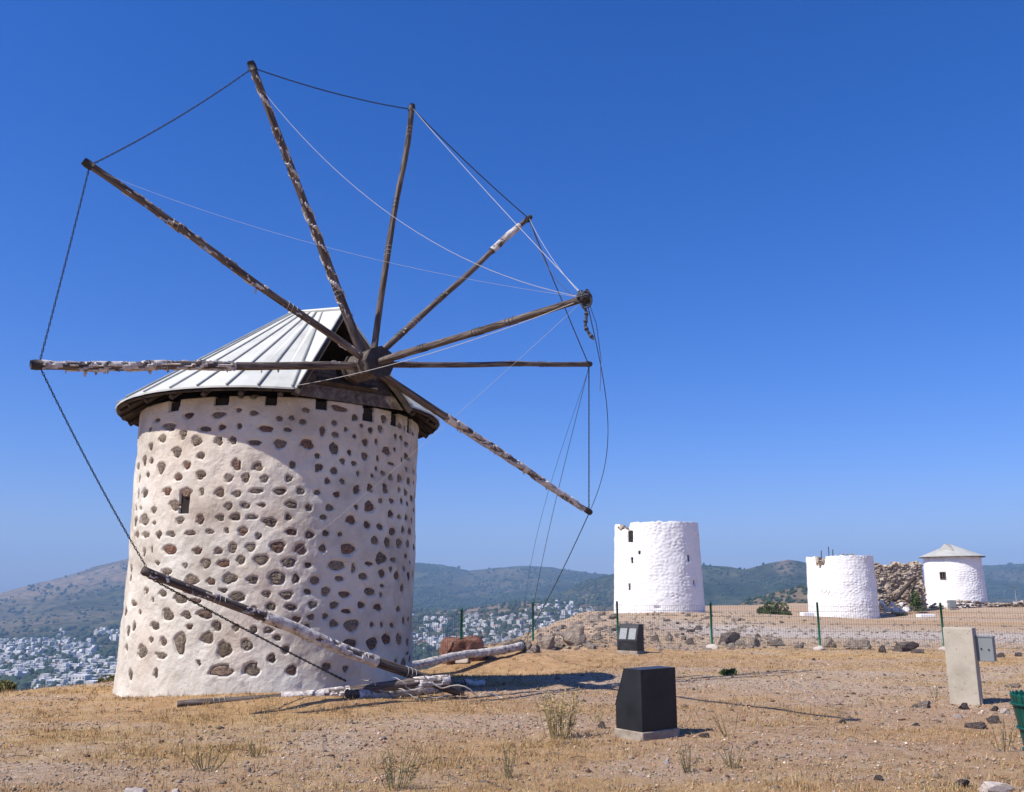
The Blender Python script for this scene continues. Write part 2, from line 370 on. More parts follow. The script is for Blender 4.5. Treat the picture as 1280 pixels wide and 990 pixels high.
ridge([(-400, 800), (-200, 775), (-80, 758), (0, 745), (60, 728), (100, 717), (150, 704), (250, 684), (350, 680), (450, 692), (520, 706), (560, 710), (585, 715), (615, 713), (650, 709), (690, 711), (740, 720), (800, 722), (880, 716), (950, 712), (1040, 716), (1100, 713), (1160, 716), (1230, 709), (1280, 707), (1400, 702), (1700, 700)], 4200, 1500, 1800)
ridge([(560, 800), (640, 775), (690, 747), (730, 729), (770, 717), (830, 703), (880, 706), (930, 714), (960, 707), (985, 702), (1010, 707), (1060, 716), (1110, 724), (1150, 732), (1230, 745), (1400, 760)], 2500, 900, 700)
ridge([(380, 790), (480, 776), (520, 767), (560, 764), (640, 752), (690, 750), (735, 757), (775, 772), (850, 800)], 1750, 620, 300)
ridge([(860, 790), (930, 752), (960, 744), (1000, 734), (1040, 728), (1080, 736), (1120, 748), (1200, 775)], 900, 260, 300)
def far_h(x, y):
    r = np.hypot(x, y); az = np.arctan2(x, y)
    h = np.full(np.shape(x), VALLEY)
    rid = 1 - np.abs(fbm(x / 420, y / 420, 3.3, 5)) * 2
    for a, z, Rr, wf, wb in RIDGES:
        zc = np.interp(az, a, z, left=VALLEY - 40, right=z[-1] if Rr > 3000 else VALLEY - 40)
        e = np.exp(-((r - Rr) / np.where(r < Rr, wf, wb)) ** 2)
        hh = VALLEY + (zc - VALLEY) * e + (rid - 0.55) * 0.010 * Rr * sstep(0.05, 0.5, e) * (1 - 0.75 * sstep(0.9, 1, e)) + fbm(x / 90, y / 90, 1.1, 3) * 0.0011 * Rr * sstep(0.1, 0.6, e)
        h = np.maximum(h, hh)
    return h + fbm(x / 200, y / 200, 0.5, 3) * 2.0
def plat(x, y):
    z = 0.42 * g2(x, y, 8.7, 53, 9, 13) - 0.30 * g2(x, y, 25, 64, 8, 11) + 0.42 * g2(x, y, 44, 80, 22, 12)
    z = z + 0.035 * fbm(x / 2.6, y / 2.6, 0.2, 3) + 0.10 * fbm(x / 9, y / 9, 4.2, 2) * sstep(16, 30, y)
    z = z + 0.15 * g2(x, y, -3.9, 13.75, 1.9, .55)
    z = z - 0.42 * g2(x, y, -0.6, 21.6, 2.6, 2.2)
    rough = 0.8 * g2(x, y, 1.0, 26, 1.8, 2.5) + 1.2 * g2(x, y, 2.6, 34, 3.4, 6) + 0.5 * g2(x, y, 8, 44, 8, 7)
    return z + rough * (0.16 + 0.30 * fbm(x / 1.1, y / 1.1, 7.7, 4))
def H(x, y):
    x = np.asarray(x, float); y = np.asarray(y, float)
    s = edge_dist(x, y)
    zp = plat(x, y)
    out = np.maximum(s, 0)
    drop = zp - 0.5 * np.maximum(out - 1.0, 0) - 0.12 * np.minimum(out, 1.0) ** 2 + 0.06 * fbm(x / 1.5, y / 1.5, 2.2, 3) * np.minimum(out, 2)
    out_ = np.where(s > 0, np.maximum(drop, VALLEY), zp); k = s > 60
    if k.any(): out_[k] = np.maximum(drop[k], far_h(x[k], y[k]))
    return out_
def Hs(x, y): return float(H(np.array([x]), np.array([y]))[0])
def hit(px, py, tmax=140.0):
    r = ray(px, py); dz = -r[2] / r[1]
    y0, y1 = (max(4, .75 / dz), min(tmax, 3.0 / dz)) if dz > .004 else (30.0, tmax)
    t = y0 * (max(y1, y0 + 1) / y0) ** np.linspace(0, 1, 320) / r[1]
    P = ORG + t[:, None] * r; hz = H(P[:, 0], P[:, 1])
    k = np.nonzero(P[:, 2] <= hz)[0]
    i = k[0] if len(k) else len(t) - 1
    return np.array([P[i, 0], P[i, 1], hz[i]])

def polar(az, rr):
    A, Rr = np.meshgrid(az, rr, indexing='ij'); x = np.sin(A) * Rr; y = np.cos(A) * Rr
    na, nr = A.shape
    i = np.arange(na - 1)[:, None] * nr + np.arange(nr - 1)[None]
    f = np.stack([i, i + 1, i + nr + 1, i + nr], -1).reshape(-1, 4)[:, ::-1]
    return x.ravel(), y.ravel(), f
def azs(fine, lim=42):
    return np.radians(np.concatenate([np.arange(-180, -lim, 3.0), np.arange(-lim, lim, fine), np.arange(lim, 180.01, 3.0)]))
RB = 160.0
rr = [0.0, 1.0, 2.0, 3.0]
r_ = 4.0
while r_ < 34: rr.append(r_); r_ *= 1.0075
while r_ < RB: rr.append(r_); r_ *= 1.016
rr.append(RB)
x, y, f = polar(azs(0.14), np.array(rr))
z = H(x, y)
near = sstep(60, 10, np.hypot(x, y))
z = z + near * (0.018 * fbm(x * 3, y * 3, 0.7, 3) + 0.012 * np.abs(fbm(x * 9, y * 9, 1.7, 2)))
def grass_mask(x, y):
    g = 0.46 + 1.5 * fbm(x / 1.7 + 3, y / 1.1, 5.5, 4) + 0.35 * fbm(x / 6, y / 6, 8.8, 2)
    g = g + 0.25 * sstep(2.5, -2, x) - 0.22 * sstep(1.5, 3.5, x) * sstep(20, 15, y) + 0.5 * g2(x, y, 5, 23, 7, 3.0)
    g = g + 0.5 * g2(x, y, -4.6, 13.2, 4.5, 0.9) - 0.35 * g2(x, y, -2.5, 11.3, 3.0, 0.9)
    return np.clip(g, 0, 1)
def path_mask(x, y):
    c = 36 - 0.30 * (x - 8)
    return sstep(0, 3, x - 5) * np.exp(-((y - c - 1.5 * fbm(x / 6, y / 6, 1.2, 2)) / 4.2) ** 4) * 0.9
def dirt_mask(x, y):
    return np.clip(0.25 + 0.9 * fbm(x / 4.5, y / 3.5, 9.9, 3) + 0.9 * g2(x, y, 1.5, 24, 5, 4) - 0.8 * g2(x, y, 6, 40, 8, 9), 0, 1)
me = mesh('ground', np.stack([x, y, z], -1), f, True, [MATS['ground']])
vattr(me, 'mask', np.stack([grass_mask(x, y) * (1 - 0.6 * sstep(25, 32, y)) + 0.55 * g2(x, y, 30, 46, 14, 4), dirt_mask(x, y), path_mask(x, y)], -1))
tag(obj('ground', me), kind='structure')

r2 = [RB]
while r2[-1] < 7500: r2.append(r2[-1] * 1.0125)
x, y, f = polar(azs(0.14, 40), np.array(r2)); z = H(x, y)
me = mesh('hills', np.stack([x, y, z], -1), f, True, [MATS['hill_cover']])
r = np.hypot(x, y); az = np.arctan2(x, y)
br = -0.05 + 0.8 * fbm(x / 500, y / 500, 6.1, 4)
br = br + 0.9 * np.exp(-((az - math.atan2(-560, 1100)) / 0.09) ** 2) * np.exp(-((r - 3300) / 500) ** 2) + 0.75 * np.exp(-((r - 830) / 300) ** 2) * sstep(0.15, 0.25, az) + 0.35 * sstep(2200, 1200, r) * sstep(0.2, 0.0, az)
br = br + 0.8 * sstep(40, 5, np.abs((az - 0.300) * 2500 - (z - 20) * -0.35)) * np.exp(-((r - 2300) / 250) ** 2) * sstep(0, 30, z)
br = br + 0.7 * np.exp(-((r - 1650) / 220) ** 2) * sstep(-.12, -.06, az) * sstep(.14, .05, az)
br = br + (0.45 + 0.5 * fbm(x / 260, y / 260, 7.2, 4)) * sstep(-.28, -.36, az) * sstep(2300, 2900, r)
br = np.clip(br, 0, 1)
vattr(me, 'mask', np.stack([br, br * 0.6 + 0.3, br], -1))
tag(obj('hills', me), kind='structure')

# ------------------------------------------------------------------ the windmill
MC = np.array([-4.265, 16.217, 0.0]); MRB, MRT, MH = 2.475, 2.49, 4.68
AX = np.array([0.628, -0.777, -0.039]); AX /= np.linalg.norm(AX)
HUB = np.array([-2.297, 13.779, 5.201])
U = AX.copy(); U[2] = 0; U /= np.linalg.norm(U); V = np.array([-U[1], U[0], 0.0])
mill_z = -0.12
mill = empty('windmill', (MC[0], MC[1], 0), 'round stone windmill with pale sheet roof, bare wooden sail spars and chain rim', 'windmill')
def to_cyl(px, py, rad=2.485):
    r = ray(px, py); o = ORG - MC
    a = r[0] ** 2 + r[1] ** 2; bq = 2 * (o[0] * r[0] + o[1] * r[1]); cq = o[0] ** 2 + o[1] ** 2 - rad ** 2
    D = bq * bq - 4 * a * cq
    if D < 0: return None
    t = (-bq - math.sqrt(D)) / (2 * a); P = o + t * r
    return math.atan2(P[1], P[0]), P[2]
TH0 = math.atan2(-MC[1], -MC[0])              # direction from mill to camera
TILES = [
 (140, 490, 8.246, [(785,240,110,70),(395,385,35,65),(590,355,190,95),(525,485,80,90),(735,440,80,110),(955,380,130,70),(870,505,115,110),(405,565,45,95),(665,620,100,125),(915,660,90,80),(335,715,40,120),(405,710,40,70),(505,785,90,135),(770,755,90,90),(370,855,40,75),(680,880,85,95),(915,855,110,95),(460,290,60,50),(285,900,25,100),(270,770,30,80)]),
 (270, 490, 8.246, [(30,235,170,75),(235,185,65,50),(395,215,110,60),(60,360,90,70),(240,350,55,75),(510,375,165,80),(655,270,70,65),(780,265,65,65),(895,305,75,80),(925,185,85,65),(740,385,100,50),(25,505,80,110),(170,495,85,110),(400,520,165,65),(660,530,150,115),(940,530,150,130),(210,750,110,125),(430,770,115,105),(790,750,75,100),(130,890,90,95),(305,885,85,105),(500,895,95,80),(750,890,80,80),(1050,655,60,70),(1050,780,70,100),(390,45,95,50),(150,90,60,80),(260,40,70,50)]),
 (400, 490, 8.246, [(200,165,200,70),(370,260,70,85),(155,315,60,75),(275,380,45,60),(435,345,40,50),(525,390,60,75),(630,375,65,90),(665,275,65,95),(825,345,45,75),(870,375,20,80),(950,425,20,50),(25,400,70,120),(165,435,80,75),(360,455,45,60),(475,515,75,85),(590,505,40,70),(785,455,35,75),(838,470,35,65),(893,535,50,60),(150,580,105,145),(310,620,45,75),(470,660,80,95),(603,680,35,75),(695,605,85,110),(775,590,30,50),(905,665,70,85),(845,695,25,65),(240,710,60,80),(355,735,65,60),(745,740,80,40),(895,790,28,60),(965,815,25,70),(150,810,80,95),(395,840,35,70),(587,785,40,55),(545,860,45,50),(657,835,55,65),(735,875,50,90),(828,885,65,110),(920,915,40,100),(80,915,70,75),(235,920,60,70),(10,775,50,80),(385,980,60,50),(525,975,70,70),(672,970,60,70),(965,930,12,70)]),
 (140, 610, 8.246, [(340,55,55,110),(275,65,25,120),(565,35,95,90),(760,45,130,100),(925,40,50,85),(635,180,110,120),(430,230,65,75),(295,210,35,45),(250,210,20,60),(245,350,40,120),(330,330,80,130),(430,360,45,40),(690,335,95,80),(905,325,90,110,-35),(255,485,35,75),(340,485,75,70),(480,485,65,90),(600,475,85,75),(800,465,110,60),(1000,450,95,55),(325,665,40,110),(410,635,25,90),(585,635,155,110),(870,650,110,75),(960,780,110,110),(465,775,55,50),(745,800,55,65),(555,870,120,90),(190,830,30,90),(185,930,22,85),(815,950,160,110),(1015,965,100,80),(170,730,20,90)]),
 (270, 610, 8.246, [(40,50,110,110),(215,62,105,70),(420,30,140,60),(660,35,150,75),(870,30,90,80),(1045,45,70,70),(130,190,90,80),(300,180,110,65),(470,175,95,45),(775,170,130,90),(955,200,75,75),(40,305,90,70),(200,300,120,85),(370,300,130,55),(555,350,155,105),(745,300,75,75),(105,440,55,75),(275,445,110,95),(437,495,70,70),(775,455,135,80),(965,480,105,85),(20,650,90,80),(170,615,95,110),(355,610,125,100),(635,605,175,135),(870,625,130,145),(70,780,130,95),(255,745,95,115),(465,740,175,115),(750,765,165,105),(950,790,85,65),(140,935,165,110),(375,945,120,90),(625,925,200,150),(825,930,80,110),(1020,950,110,110)]),
 (400, 610, 8.246, [(175,65,80,70),(380,25,80,80),(525,15,60,60),(675,25,65,70),(825,15,35,65),(890,45,45,85),(950,105,30,85),(983,80,14,80),(100,200,100,80),(375,195,45,70),(520,190,115,145),(625,130,45,70),(745,130,65,60),(850,130,35,85),(905,160,32,60),(975,225,16,60),(35,300,80,65),(325,325,105,120),(490,380,75,85),(730,265,60,95,28),(825,295,45,60),(893,300,38,75),(953,330,20,75),(625,400,75,85),(750,445,75,105),(865,425,40,95),(930,445,45,95),(60,465,80,70),(215,475,55,55),(565,540,80,110),(700,560,70,140),(825,565,75,110),(912,575,38,110),(965,610,14,80),(30,620,85,95),(295,630,170,130),(630,720,135,135),(760,740,65,65),(890,700,32,75),(930,770,20,75),(180,795,195,130),(350,825,55,110),(510,780,95,50),(645,880,80,100),(730,835,40,70),(870,830,28,70),(795,900,60,105),(910,910,36,120),(958,895,16,100),(210,935,100,75),(450,910,95,90)]),
 (140, 730, 6.737, [(290,60,35,65),(340,135,25,45),(420,80,65,65),(570,125,120,95),(1055,110,135,95),(935,55,80,40),(180,165,45,60),(230,240,30,45),(460,260,115,110),(625,262,85,75),(780,255,150,85),(355,355,75,85),(185,360,35,85),(135,400,28,100),(650,362,65,50),(880,355,85,90),(1045,370,65,65),(1195,385,60,70),(330,475,40,55),(430,485,60,85),(255,570,85,120),(125,540,30,65),(410,603,105,60),(570,500,110,205),(800,460,120,115),(945,555,140,145),(1135,515,110,100),(730,665,40,70,30),(920,730,200,120),(1175,720,145,140),(165,765,40,105),(372,755,42,105),(115,230,25,90),(1190,210,60,55),(700,145,90,50)]),
 (330, 730, 6.4, [(180,88,110,75),(350,62,65,55),(498,58,85,85),(652,82,110,60),(855,62,90,80),(940,85,35,45),(1105,30,30,80),(20,80,70,60),(55,183,90,70),(215,185,100,60),(388,165,75,65),(568,168,80,65),(665,218,85,50),(785,168,65,65),(915,185,70,70),(258,285,75,70),(375,262,65,55),(493,257,55,55),(343,338,60,50),(562,318,85,75),(712,330,140,105),(867,323,38,55),(942,323,28,60),(1028,330,40,50),(1080,200,35,60),(1118,290,28,70),(1155,280,16,50),(690,485,125,105),(870,475,100,115),(985,440,75,105),(1082,440,50,115),(1148,462,30,80),(1145,555,20,35),(1168,600,22,80),(1118,625,50,75),(1050,630,30,90),(175,525,60,85),(62,595,75,85),(220,690,95,95),(500,660,80,80),(652,675,55,60),(35,370,80,50),(105,430,60,60),(950,12,45,35)])]
STONES = []   # theta, z, half width, half height, rotation, variant
for ox, oy, sc, L in TILES:
    for q in L:
        px, py = ox + q[0] / sc, oy + q[1] / sc; w, h = q[2] / sc, q[3] / sc
        c = to_cyl(px, py); a = to_cyl(px - w / 2, py); b2 = to_cyl(px + w / 2, py)
        if c is None: continue
        if a is None: a = (2 * c[0] - b2[0], 0) if b2 else c
        if b2 is None: b2 = (2 * c[0] - a[0], 0)
        up = to_cyl(px, py - h / 2); dn = to_cyl(px, py + h / 2)
        if up is None or dn is None: continue
        hw = .94 * min(max(abs(a[0] - b2[0]) * 2.485 / 2, 0.03), 0.20); hh = .94 * max((up[1] - dn[1]) / 2, 0.025)
        if c[1] - hh < 0.02: continue
        STONES.append((c[0], c[1], hw, hh, R(q[4]) if len(q) > 4 else random.uniform(-.12, .12), random.randrange(16)))
n_traced = len(STONES)
def wrap(a): return (a + math.pi) % (2 * math.pi) - math.pi
rg = np.random.default_rng(3)
back = []
for _ in range(2600):       # the far side, in the same manner
    th = TH0 + math.pi + rg.uniform(-1.65, 1.65); z = rg.uniform(0.15, 4.5)
    if abs(wrap(th - TH0)) < 1.5: continue
    hw, hh = rg.uniform(0.05, 0.12), rg.uniform(0.05, 0.10)
    if all((wrap(th - s[0]) * 2.48) ** 2 + (z - s[1]) ** 2 > (0.1 + hw + s[2]) ** 2 for s in STONES[n_traced:] + back): back.append((th, z, hw, hh, 0.0, int(rg.integers(16))))
WOB = [(rg.uniform(-.13, .13, 4), rg.uniform(0, 6.28, 4)) for _ in range(16)]
def wob(k, phi):
    a, p = WOB[k]; return 1 + a[0] * np.cos(2 * phi + p[0]) + a[1] * np.cos(3 * phi + p[1]) + .6 * a[2] * np.cos(5 * phi + p[2]) + .4 * a[3] * np.cos(7 * phi + p[3])
RECT = []     # rectangular recesses: theta, z, half width, half height, depth
for px, py, w, h in ((218, 506, 12, 15), (277, 498, 17, 15), (339, 497, 14, 17), (402, 502, 14, 19), (461, 516, 13, 19), (493, 524, 8, 16), (511, 534, 5, 14)):
    c = to_cyl(px, py); a = to_cyl(px - w / 2, py); b2 = to_cyl(px + w / 2, py); up = to_cyl(px, py - h / 2); dn = to_cyl(px, py + h / 2)
    RECT.append((c[0], (MH + 0.05 + dn[1]) / 2, min(abs(a[0] - b2[0]) * 1.24, .12), (MH + 0.05 - dn[1]) / 2, 0.32))
    STONES = [s for s in STONES if abs(wrap(s[0] - c[0])) * 2.48 > s[2] + RECT[-1][2] or s[1] < c[1] - 0.16 - s[3]]
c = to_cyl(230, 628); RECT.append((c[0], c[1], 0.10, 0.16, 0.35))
STONES = [s for s in STONES if not (abs(wrap(s[0] - c[0])) * 2.48 < 0.085 + s[2] * .5 and abs(s[1] - c[1]) < 0.12 + s[3] * .4)]
for k in range(7): RECT.append((TH0 + math.pi - 1.2 + k * 0.4, MH - .05, 0.08, 0.1, 0.3))

thf = np.arange(-1.72, 1.72, 0.0068); thb = np.arange(1.72, 2 * math.pi - 1.72, 0.022)
th = TH0 + np.concatenate([thf, thb]); zz = np.concatenate([[-0.5], np.linspace(-0.12, MH, 262)])
TT, ZZ = np.meshgrid(th, zz, indexing='ij')
cx, cy = np.cos(TT), np.sin(TT)
RR = MRB + (MRT - MRB) * ZZ / MH + 0.07 * np.exp(-np.maximum(ZZ, 0) / 0.35)
RR += 0.026 * fbm(cx * 3.1, cy * 3.1, ZZ * 1.3, 4) + 0.026 * fbm(cx * 9, cy * 9, ZZ * 3.7, 5)
RR -= 0.03 * sstep(0.35, 0.0, MH - ZZ) * np.maximum(fbm(cx * 6, cy * 6, ZZ * 2.4 + 9, 3), 0)
PIT = np.zeros_like(RR); RR0 = RR.copy()
for (t0, z0, hw, hh, ro, kk) in STONES + back:
    m_ = 1.5 * max(hw, hh)
    iz = np.nonzero(np.abs(zz - z0) < m_)[0]; it = np.nonzero(np.abs(wrap(th - t0)) * 2.48 < m_)[0]
    if not len(iz) or not len(it): continue
    ss = wrap(th[it] - t0)[:, None] * 2.48 + 0 * iz[None]; dz = (zz[iz] - z0)[None] + 0 * it[:, None]
    s2 = ss * math.cos(ro) + dz * math.sin(ro); d2 = -ss * math.sin(ro) + dz * math.cos(ro)
    d = np.hypot(s2 / hw, d2 / hh) / (1.02 * wob(kk, np.arctan2(d2 / hh, s2 / hw)))
    p_ = sstep(1.05, 0.96, d) * 0.03
    blk = PIT[np.ix_(it, iz)]; PIT[np.ix_(it, iz)] = np.where(np.abs(p_) > np.abs(blk), p_, blk)
for (t0, z0, hw, hh, dp) in RECT:
    iz = np.nonzero(np.abs(zz - z0) < hh * 1.3)[0]; it = np.nonzero(np.abs(wrap(th - t0)) * 2.48 < hw * 1.5)[0]
    ss = np.abs(wrap(th[it] - t0)[:, None] * 2.48) / hw; dz = np.abs(zz[iz] - z0)[None] / hh
    d = np.maximum(ss + 0.08 * vn(dz * 5, t0 * 9), dz)
    PIT[np.ix_(it, iz)] = np.maximum(PIT[np.ix_(it, iz)], np.where(d < 1, dp, 0))
RR -= PIT
nt_, nz_ = RR.shape
X = np.stack([RR * cx, RR * cy, ZZ], -1).reshape(-1, 3)
i = np.arange(nt_)[:, None] * nz_ + np.arange(nz_ - 1)[None]; j = np.roll(np.arange(nt_), -1)[:, None] * nz_ + np.arange(nz_ - 1)[None]
F1 = np.stack([i, j, j + 1, i + 1], -1).reshape(-1, 4)
F1 = F1[(PIT.ravel()[F1] > .2).min(1) == 0]
inner = np.stack([1.95 * np.cos(th), 1.95 * np.sin(th), np.full_like(th, MH)], -1); inner2 = inner.copy(); inner2[:, 2] = 0.0
nb = len(X); ii = np.arange(nt_); jj = np.roll(ii, -1)
F2 = np.stack([ii * nz_ + nz_ - 1, jj * nz_ + nz_ - 1, nb + jj, nb + ii], -1)
F3 = np.stack([nb + ii, nb + jj, nb + nt_ + jj, nb + nt_ + ii], -1)
obj('wall', mesh('wall', np.concatenate([X, inner, inner2]), np.concatenate([F1, F2, F3]), True, [MATS['plaster']]), mill)

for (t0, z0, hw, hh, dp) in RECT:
    niche = z0 < 4.0; M = Matrix.Rotation(t0, 4, 'Z'); mb = MB(); top_ = z0 + hh - (.01 if niche else .075)
    mb.box((2.0, -hw * 1.02, z0 - hh * 1.02), (2.43 if niche else 2.445, hw * 1.02, top_), 0, M)
    obj('niche_shade' if niche else 'shade_plug', mb.mesh('shade_plug', [MATS['opening_shade']]), mill)  # added dark plugs: shade of the niche and beam holes put into colour
# stones: dome-like faces sitting back in their sockets
def stone_mesh(k):
    nr, na = 4, 14; v = [(0, 0, 0.9)]; f = []
    for a in range(1, nr + 1):
        for b_ in range(na):
            ph = 2 * math.pi * b_ / na; rr_ = a / nr * float(wob(k, np.array(ph))) * 1.0
            x_, y_ = rr_ * math.cos(ph), rr_ * math.sin(ph)
            hgt = (1 - (a / nr) ** 4) * 0.75 + 0.8 * float(fbm(x_ * 2.4 + k * 7, y_ * 2.4, 0.3, 3)) if a < nr else -0.6
            v.append((x_, y_, hgt))
    f += [(0, 1 + b_, 1 + (b_ + 1) % na) for b_ in range(na)]
    for a in range(nr - 1):
        for b_ in range(na):
            p, q = 1 + a * na + b_, 1 + a * na + (b_ + 1) % na; f.append((p, p + na, q + na, q))
    return mesh('stone', v, f, k % 3 != 0, [MATS['wall_stone']])
SM = [stone_mesh(k) for k in range(16)]
def place_stone(s):
    t0, z0, hw, hh, ro, k = s
    nrm = Vector((math.cos(t0), math.sin(t0), 0)); tan = Vector((-math.sin(t0), math.cos(t0), 0)); upv = Vector((0, 0, 1))
    iz = np.nonzero(np.abs(zz - z0) < max(.03, hh * .7))[0]; it = np.nonzero(np.abs(wrap(th - t0)) * 2.48 < max(.06, hw * .7))[0]
    r0 = float(RR0[np.ix_(it, iz)].mean()) - 0.027
    M = Matrix.Identity(4)
    a = tan * math.cos(ro) + upv * math.sin(ro); b_ = -tan * math.sin(ro) + upv * math.cos(ro)
    dpt = random.uniform(0.018, 0.034)
    for r_i in range(3):
        M[r_i][0] = a[r_i] * hw; M[r_i][1] = b_[r_i] * hh; M[r_i][2] = nrm[r_i] * dpt; M[r_i][3] = nrm[r_i] * r0
    M[2][3] = z0
    return M, k
STONES.sort(key=lambda s: -s[2] * s[3])
for s in STONES[:300]:
    M, k = place_stone(s); o = obj('stone', SM[k], mill); o.matrix_local = M
mb = MB()
for s in STONES[300:] + back:
    M, k = place_stone(s); mb.add([tuple(M @ v.co) for v in SM[k].vertices], [tuple(p.vertices) for p in SM[k].polygons])
tag(obj('small_stones', mb.mesh('small_stones', [MATS['wall_stone']], True), mill), kind='stuff')

# roof: standing-seam sheets fanned from a short ridge, open gable towards the sail wheel
ZE, RE = 4.74, 2.90
def rel(P): return tuple(np.asarray(P) - np.array([MC[0], MC[1], 0]))
def ridge_pt(t): return np.array([U[0] * t, U[1] * t, 6.84 - 0.215 * t])
def eave_pt(deg, r=RE, z=ZE):
    a = R(deg); return np.array([(U[0] * math.cos(a) + V[0] * math.sin(a)) * r, (U[1] * math.cos(a) + V[1] * math.sin(a)) * r, z])
half = [(21.0, 2.17), (22.6, 1.36), (32.8, 1.12), (42.4, 0.87), (52, 0.6), (62, 0.33), (74, 0.12), (86, 0), (98, 0), (110, 0), (122, 0), (134, 0), (146, 0), (158, 0), (169, 0), (180, 0)]
edges = [(-a, t) for a, t in half] + [(a, t) for a, t in reversed(half[:-1])]
roof = obj('roof', mesh('roof_lining', [tuple(ridge_pt(t) * 1 - np.array([0, 0, .10])) for a, t in edges] + [tuple(eave_pt(a, RE - .02, ZE - .05)) for a, t in edges],
     [(k, k + 1, len(edges) + k + 1, len(edges) + k) for k in range(len(edges) - 1)], False, [MATS['old_wood']]), mill)
roof['label'] = 'dark board lining under the pale metal roof'
th_ = 0.03
for k in range(len(edges) - 1):
    (a0, t0), (a1, t1) = edges[k], edges[k + 1]
    am = a0 + ((a1 - a0 + 180) % 360 - 180) / 2
    top = [ridge_pt(t0), ridge_pt(t1), eave_pt(a1), eave_pt(am, RE + .004), eave_pt(a0)]
    up = np.array([0, 0, th_]); dz = random.uniform(-.006, .006)
    v = [p + up * .5 + (0, 0, dz) for p in top] + [p - up * .5 + (0, 0, dz) for p in top]
    n5 = 5
    f = [tuple(range(n5)), tuple(reversed(range(n5, 2 * n5)))] + [(q, q + n5, (q + 1) % n5 + n5, (q + 1) % n5) for q in range(n5)]
    obj('roof_panel', mesh('roof_panel', v, f, False, [MATS['roof_sheet']]), roof)
for a, t in edges:
    mb = MB(); p0, p1 = ridge_pt(t) + (0, 0, .03), eave_pt(a, RE + .01) + (0, 0, .035)
    mb.tube([p0, (p0 + p1) / 2, p1], 0.016, 5); obj('seam', mb.mesh('seam', [MATS['roof_seam']]), roof)
mb = MB(); mb.tube([ridge_pt(-0.05) + (0, 0, .03), ridge_pt(2.18) + (0, 0, .03)], 0.035, 6); obj('ridge_cap', mb.mesh('ridge_cap', [MATS['roof_sheet']]), roof)
# eave boards, rafters and gable woodwork
nE = 44; aE = np.linspace(-21, -339, nE)
for k in range(nE - 1):
    mb = MB(); a0, a1 = aE[k] - .15, aE[k + 1] + .15
    q = [eave_pt(a0, RE - .02, ZE - .03), eave_pt(a1, RE - .02, ZE - .03), eave_pt(a1, RE - .035, ZE - .05), eave_pt(a0, RE - .035, ZE - .05),
         eave_pt(a0, RE - .06, ZE - .03), eave_pt(a1, RE - .06, ZE - .03), eave_pt(a1, RE - .075, ZE - .05), eave_pt(a0, RE - .075, ZE - .05)]
    mb.add(q, [(0, 1, 2, 3), (7, 6, 5, 4), (0, 4, 5, 1), (3, 2, 6, 7), (1, 5, 6, 2), (0, 3, 7, 4)])
    obj('eave_board', mb.mesh('eave_board', [MATS['old_wood']]), mill)
for k in range(26):
    a = -26 - k * (308 / 25); mb = MB(); p1 = eave_pt(a, RE - .08, ZE - .10); p0 = eave_pt(a, 1.7, ZE + .86 - .14)
    mb.tube([p0, p1], 0.05, 4); obj('rafter', mb.mesh('rafter', [MATS['old_wood']]), mill)
gl, gr, gp = eave_pt(-21, RE, ZE), eave_pt(21, RE, ZE), ridge_pt(2.17)
for q in (gl, gr):     # barge boards
    mb = MB(); e = gp - q; mb.tube([q - .02 * e - (0, 0, .07), gp - (0, 0, .09)], 0.055, 4); obj('barge_board', mb.mesh('barge_board', [MATS['old_wood']]), mill)
for k, (z0, z1) in enumerate(((4.69, 4.92), (4.935, 5.15), (5.165, 5.30))):
    mb = MB()
    def gpt(s, z):     # point on the gable plane, s in -1..1
        w = (z - ZE) / (gp[2] - ZE); w = max(w, -.03); c0 = (gl + gr) / 2; c_ = c0 + (gp - c0) * w
        hw = np.linalg.norm(gl - gr) / 2 * (1 - w) * 0.97 * s
        d_ = (gr - gl) / np.linalg.norm(gr - gl)
        return np.array([c_[0], c_[1], z]) + d_ * hw - U * (0.22 + 0.012 * k)
    q = [gpt(-1, z0), gpt(1, z0), gpt(1, z1), gpt(-1, z1)]; bk = [p - U * .035 for p in q]
    mb.add(q + bk, [(0, 1, 2, 3), (7, 6, 5, 4), (0, 4, 5, 1), (1, 5, 6, 2), (2, 6, 7, 3), (3, 7, 4, 0)])
    obj('gable_plank', mb.mesh('gable_plank', [MATS['wood']]), mill)
for s in (-0.42, 0.42):
    mb = MB(); d_ = V * s; b0 = U * 2.08 + d_
    mb.tube([b0 + (0, 0, 4.66), b0 + (0, 0, 5.28)], 0.06, 4); obj('gable_post', mb.mesh('gable_post', [MATS['old_wood']]), mill)

# wind shaft, hub
hub_r = HUB - np.array([MC[0], MC[1], 0])
def frame_tube(p0, p1, r0, r1, n, mat, name, parent, smooth=False, rot=0):
    mb = MB(); mb.tube([p0, p1], [r0, r1], n); return obj(name, mb.mesh(name, [mat], smooth), parent)
hub = frame_tube(hub_r - AX * 0.42, hub_r + AX * 0.28, 0.235, 0.255, 8, MATS['spar_wood'], 'hub', mill)
frame_tube(hub_r + AX * 0.281, hub_r + AX * 0.34, 0.262, 0.262, 8, MATS['iron'], 'front_plate', hub)
frame_tube(hub_r - AX * 0.46, hub_r - AX * 0.40, 0.262, 0.262, 8, MATS['iron'], 'iron_band', hub)
frame_tube(hub_r - AX * 3.4, hub_r - AX * 0.42, 0.17, 0.18, 10, MATS['old_wood'], 'wind_shaft', mill, True)
mb = MB(); mb.tube([hub_r - AX * .75 + V * .55 - (0, 0, .24), hub_r - AX * .75 - V * .55 - (0, 0, .24)], .09, 4); obj('bearing_beam', mb.mesh('bearing_beam', [MATS['old_wood']]), mill)

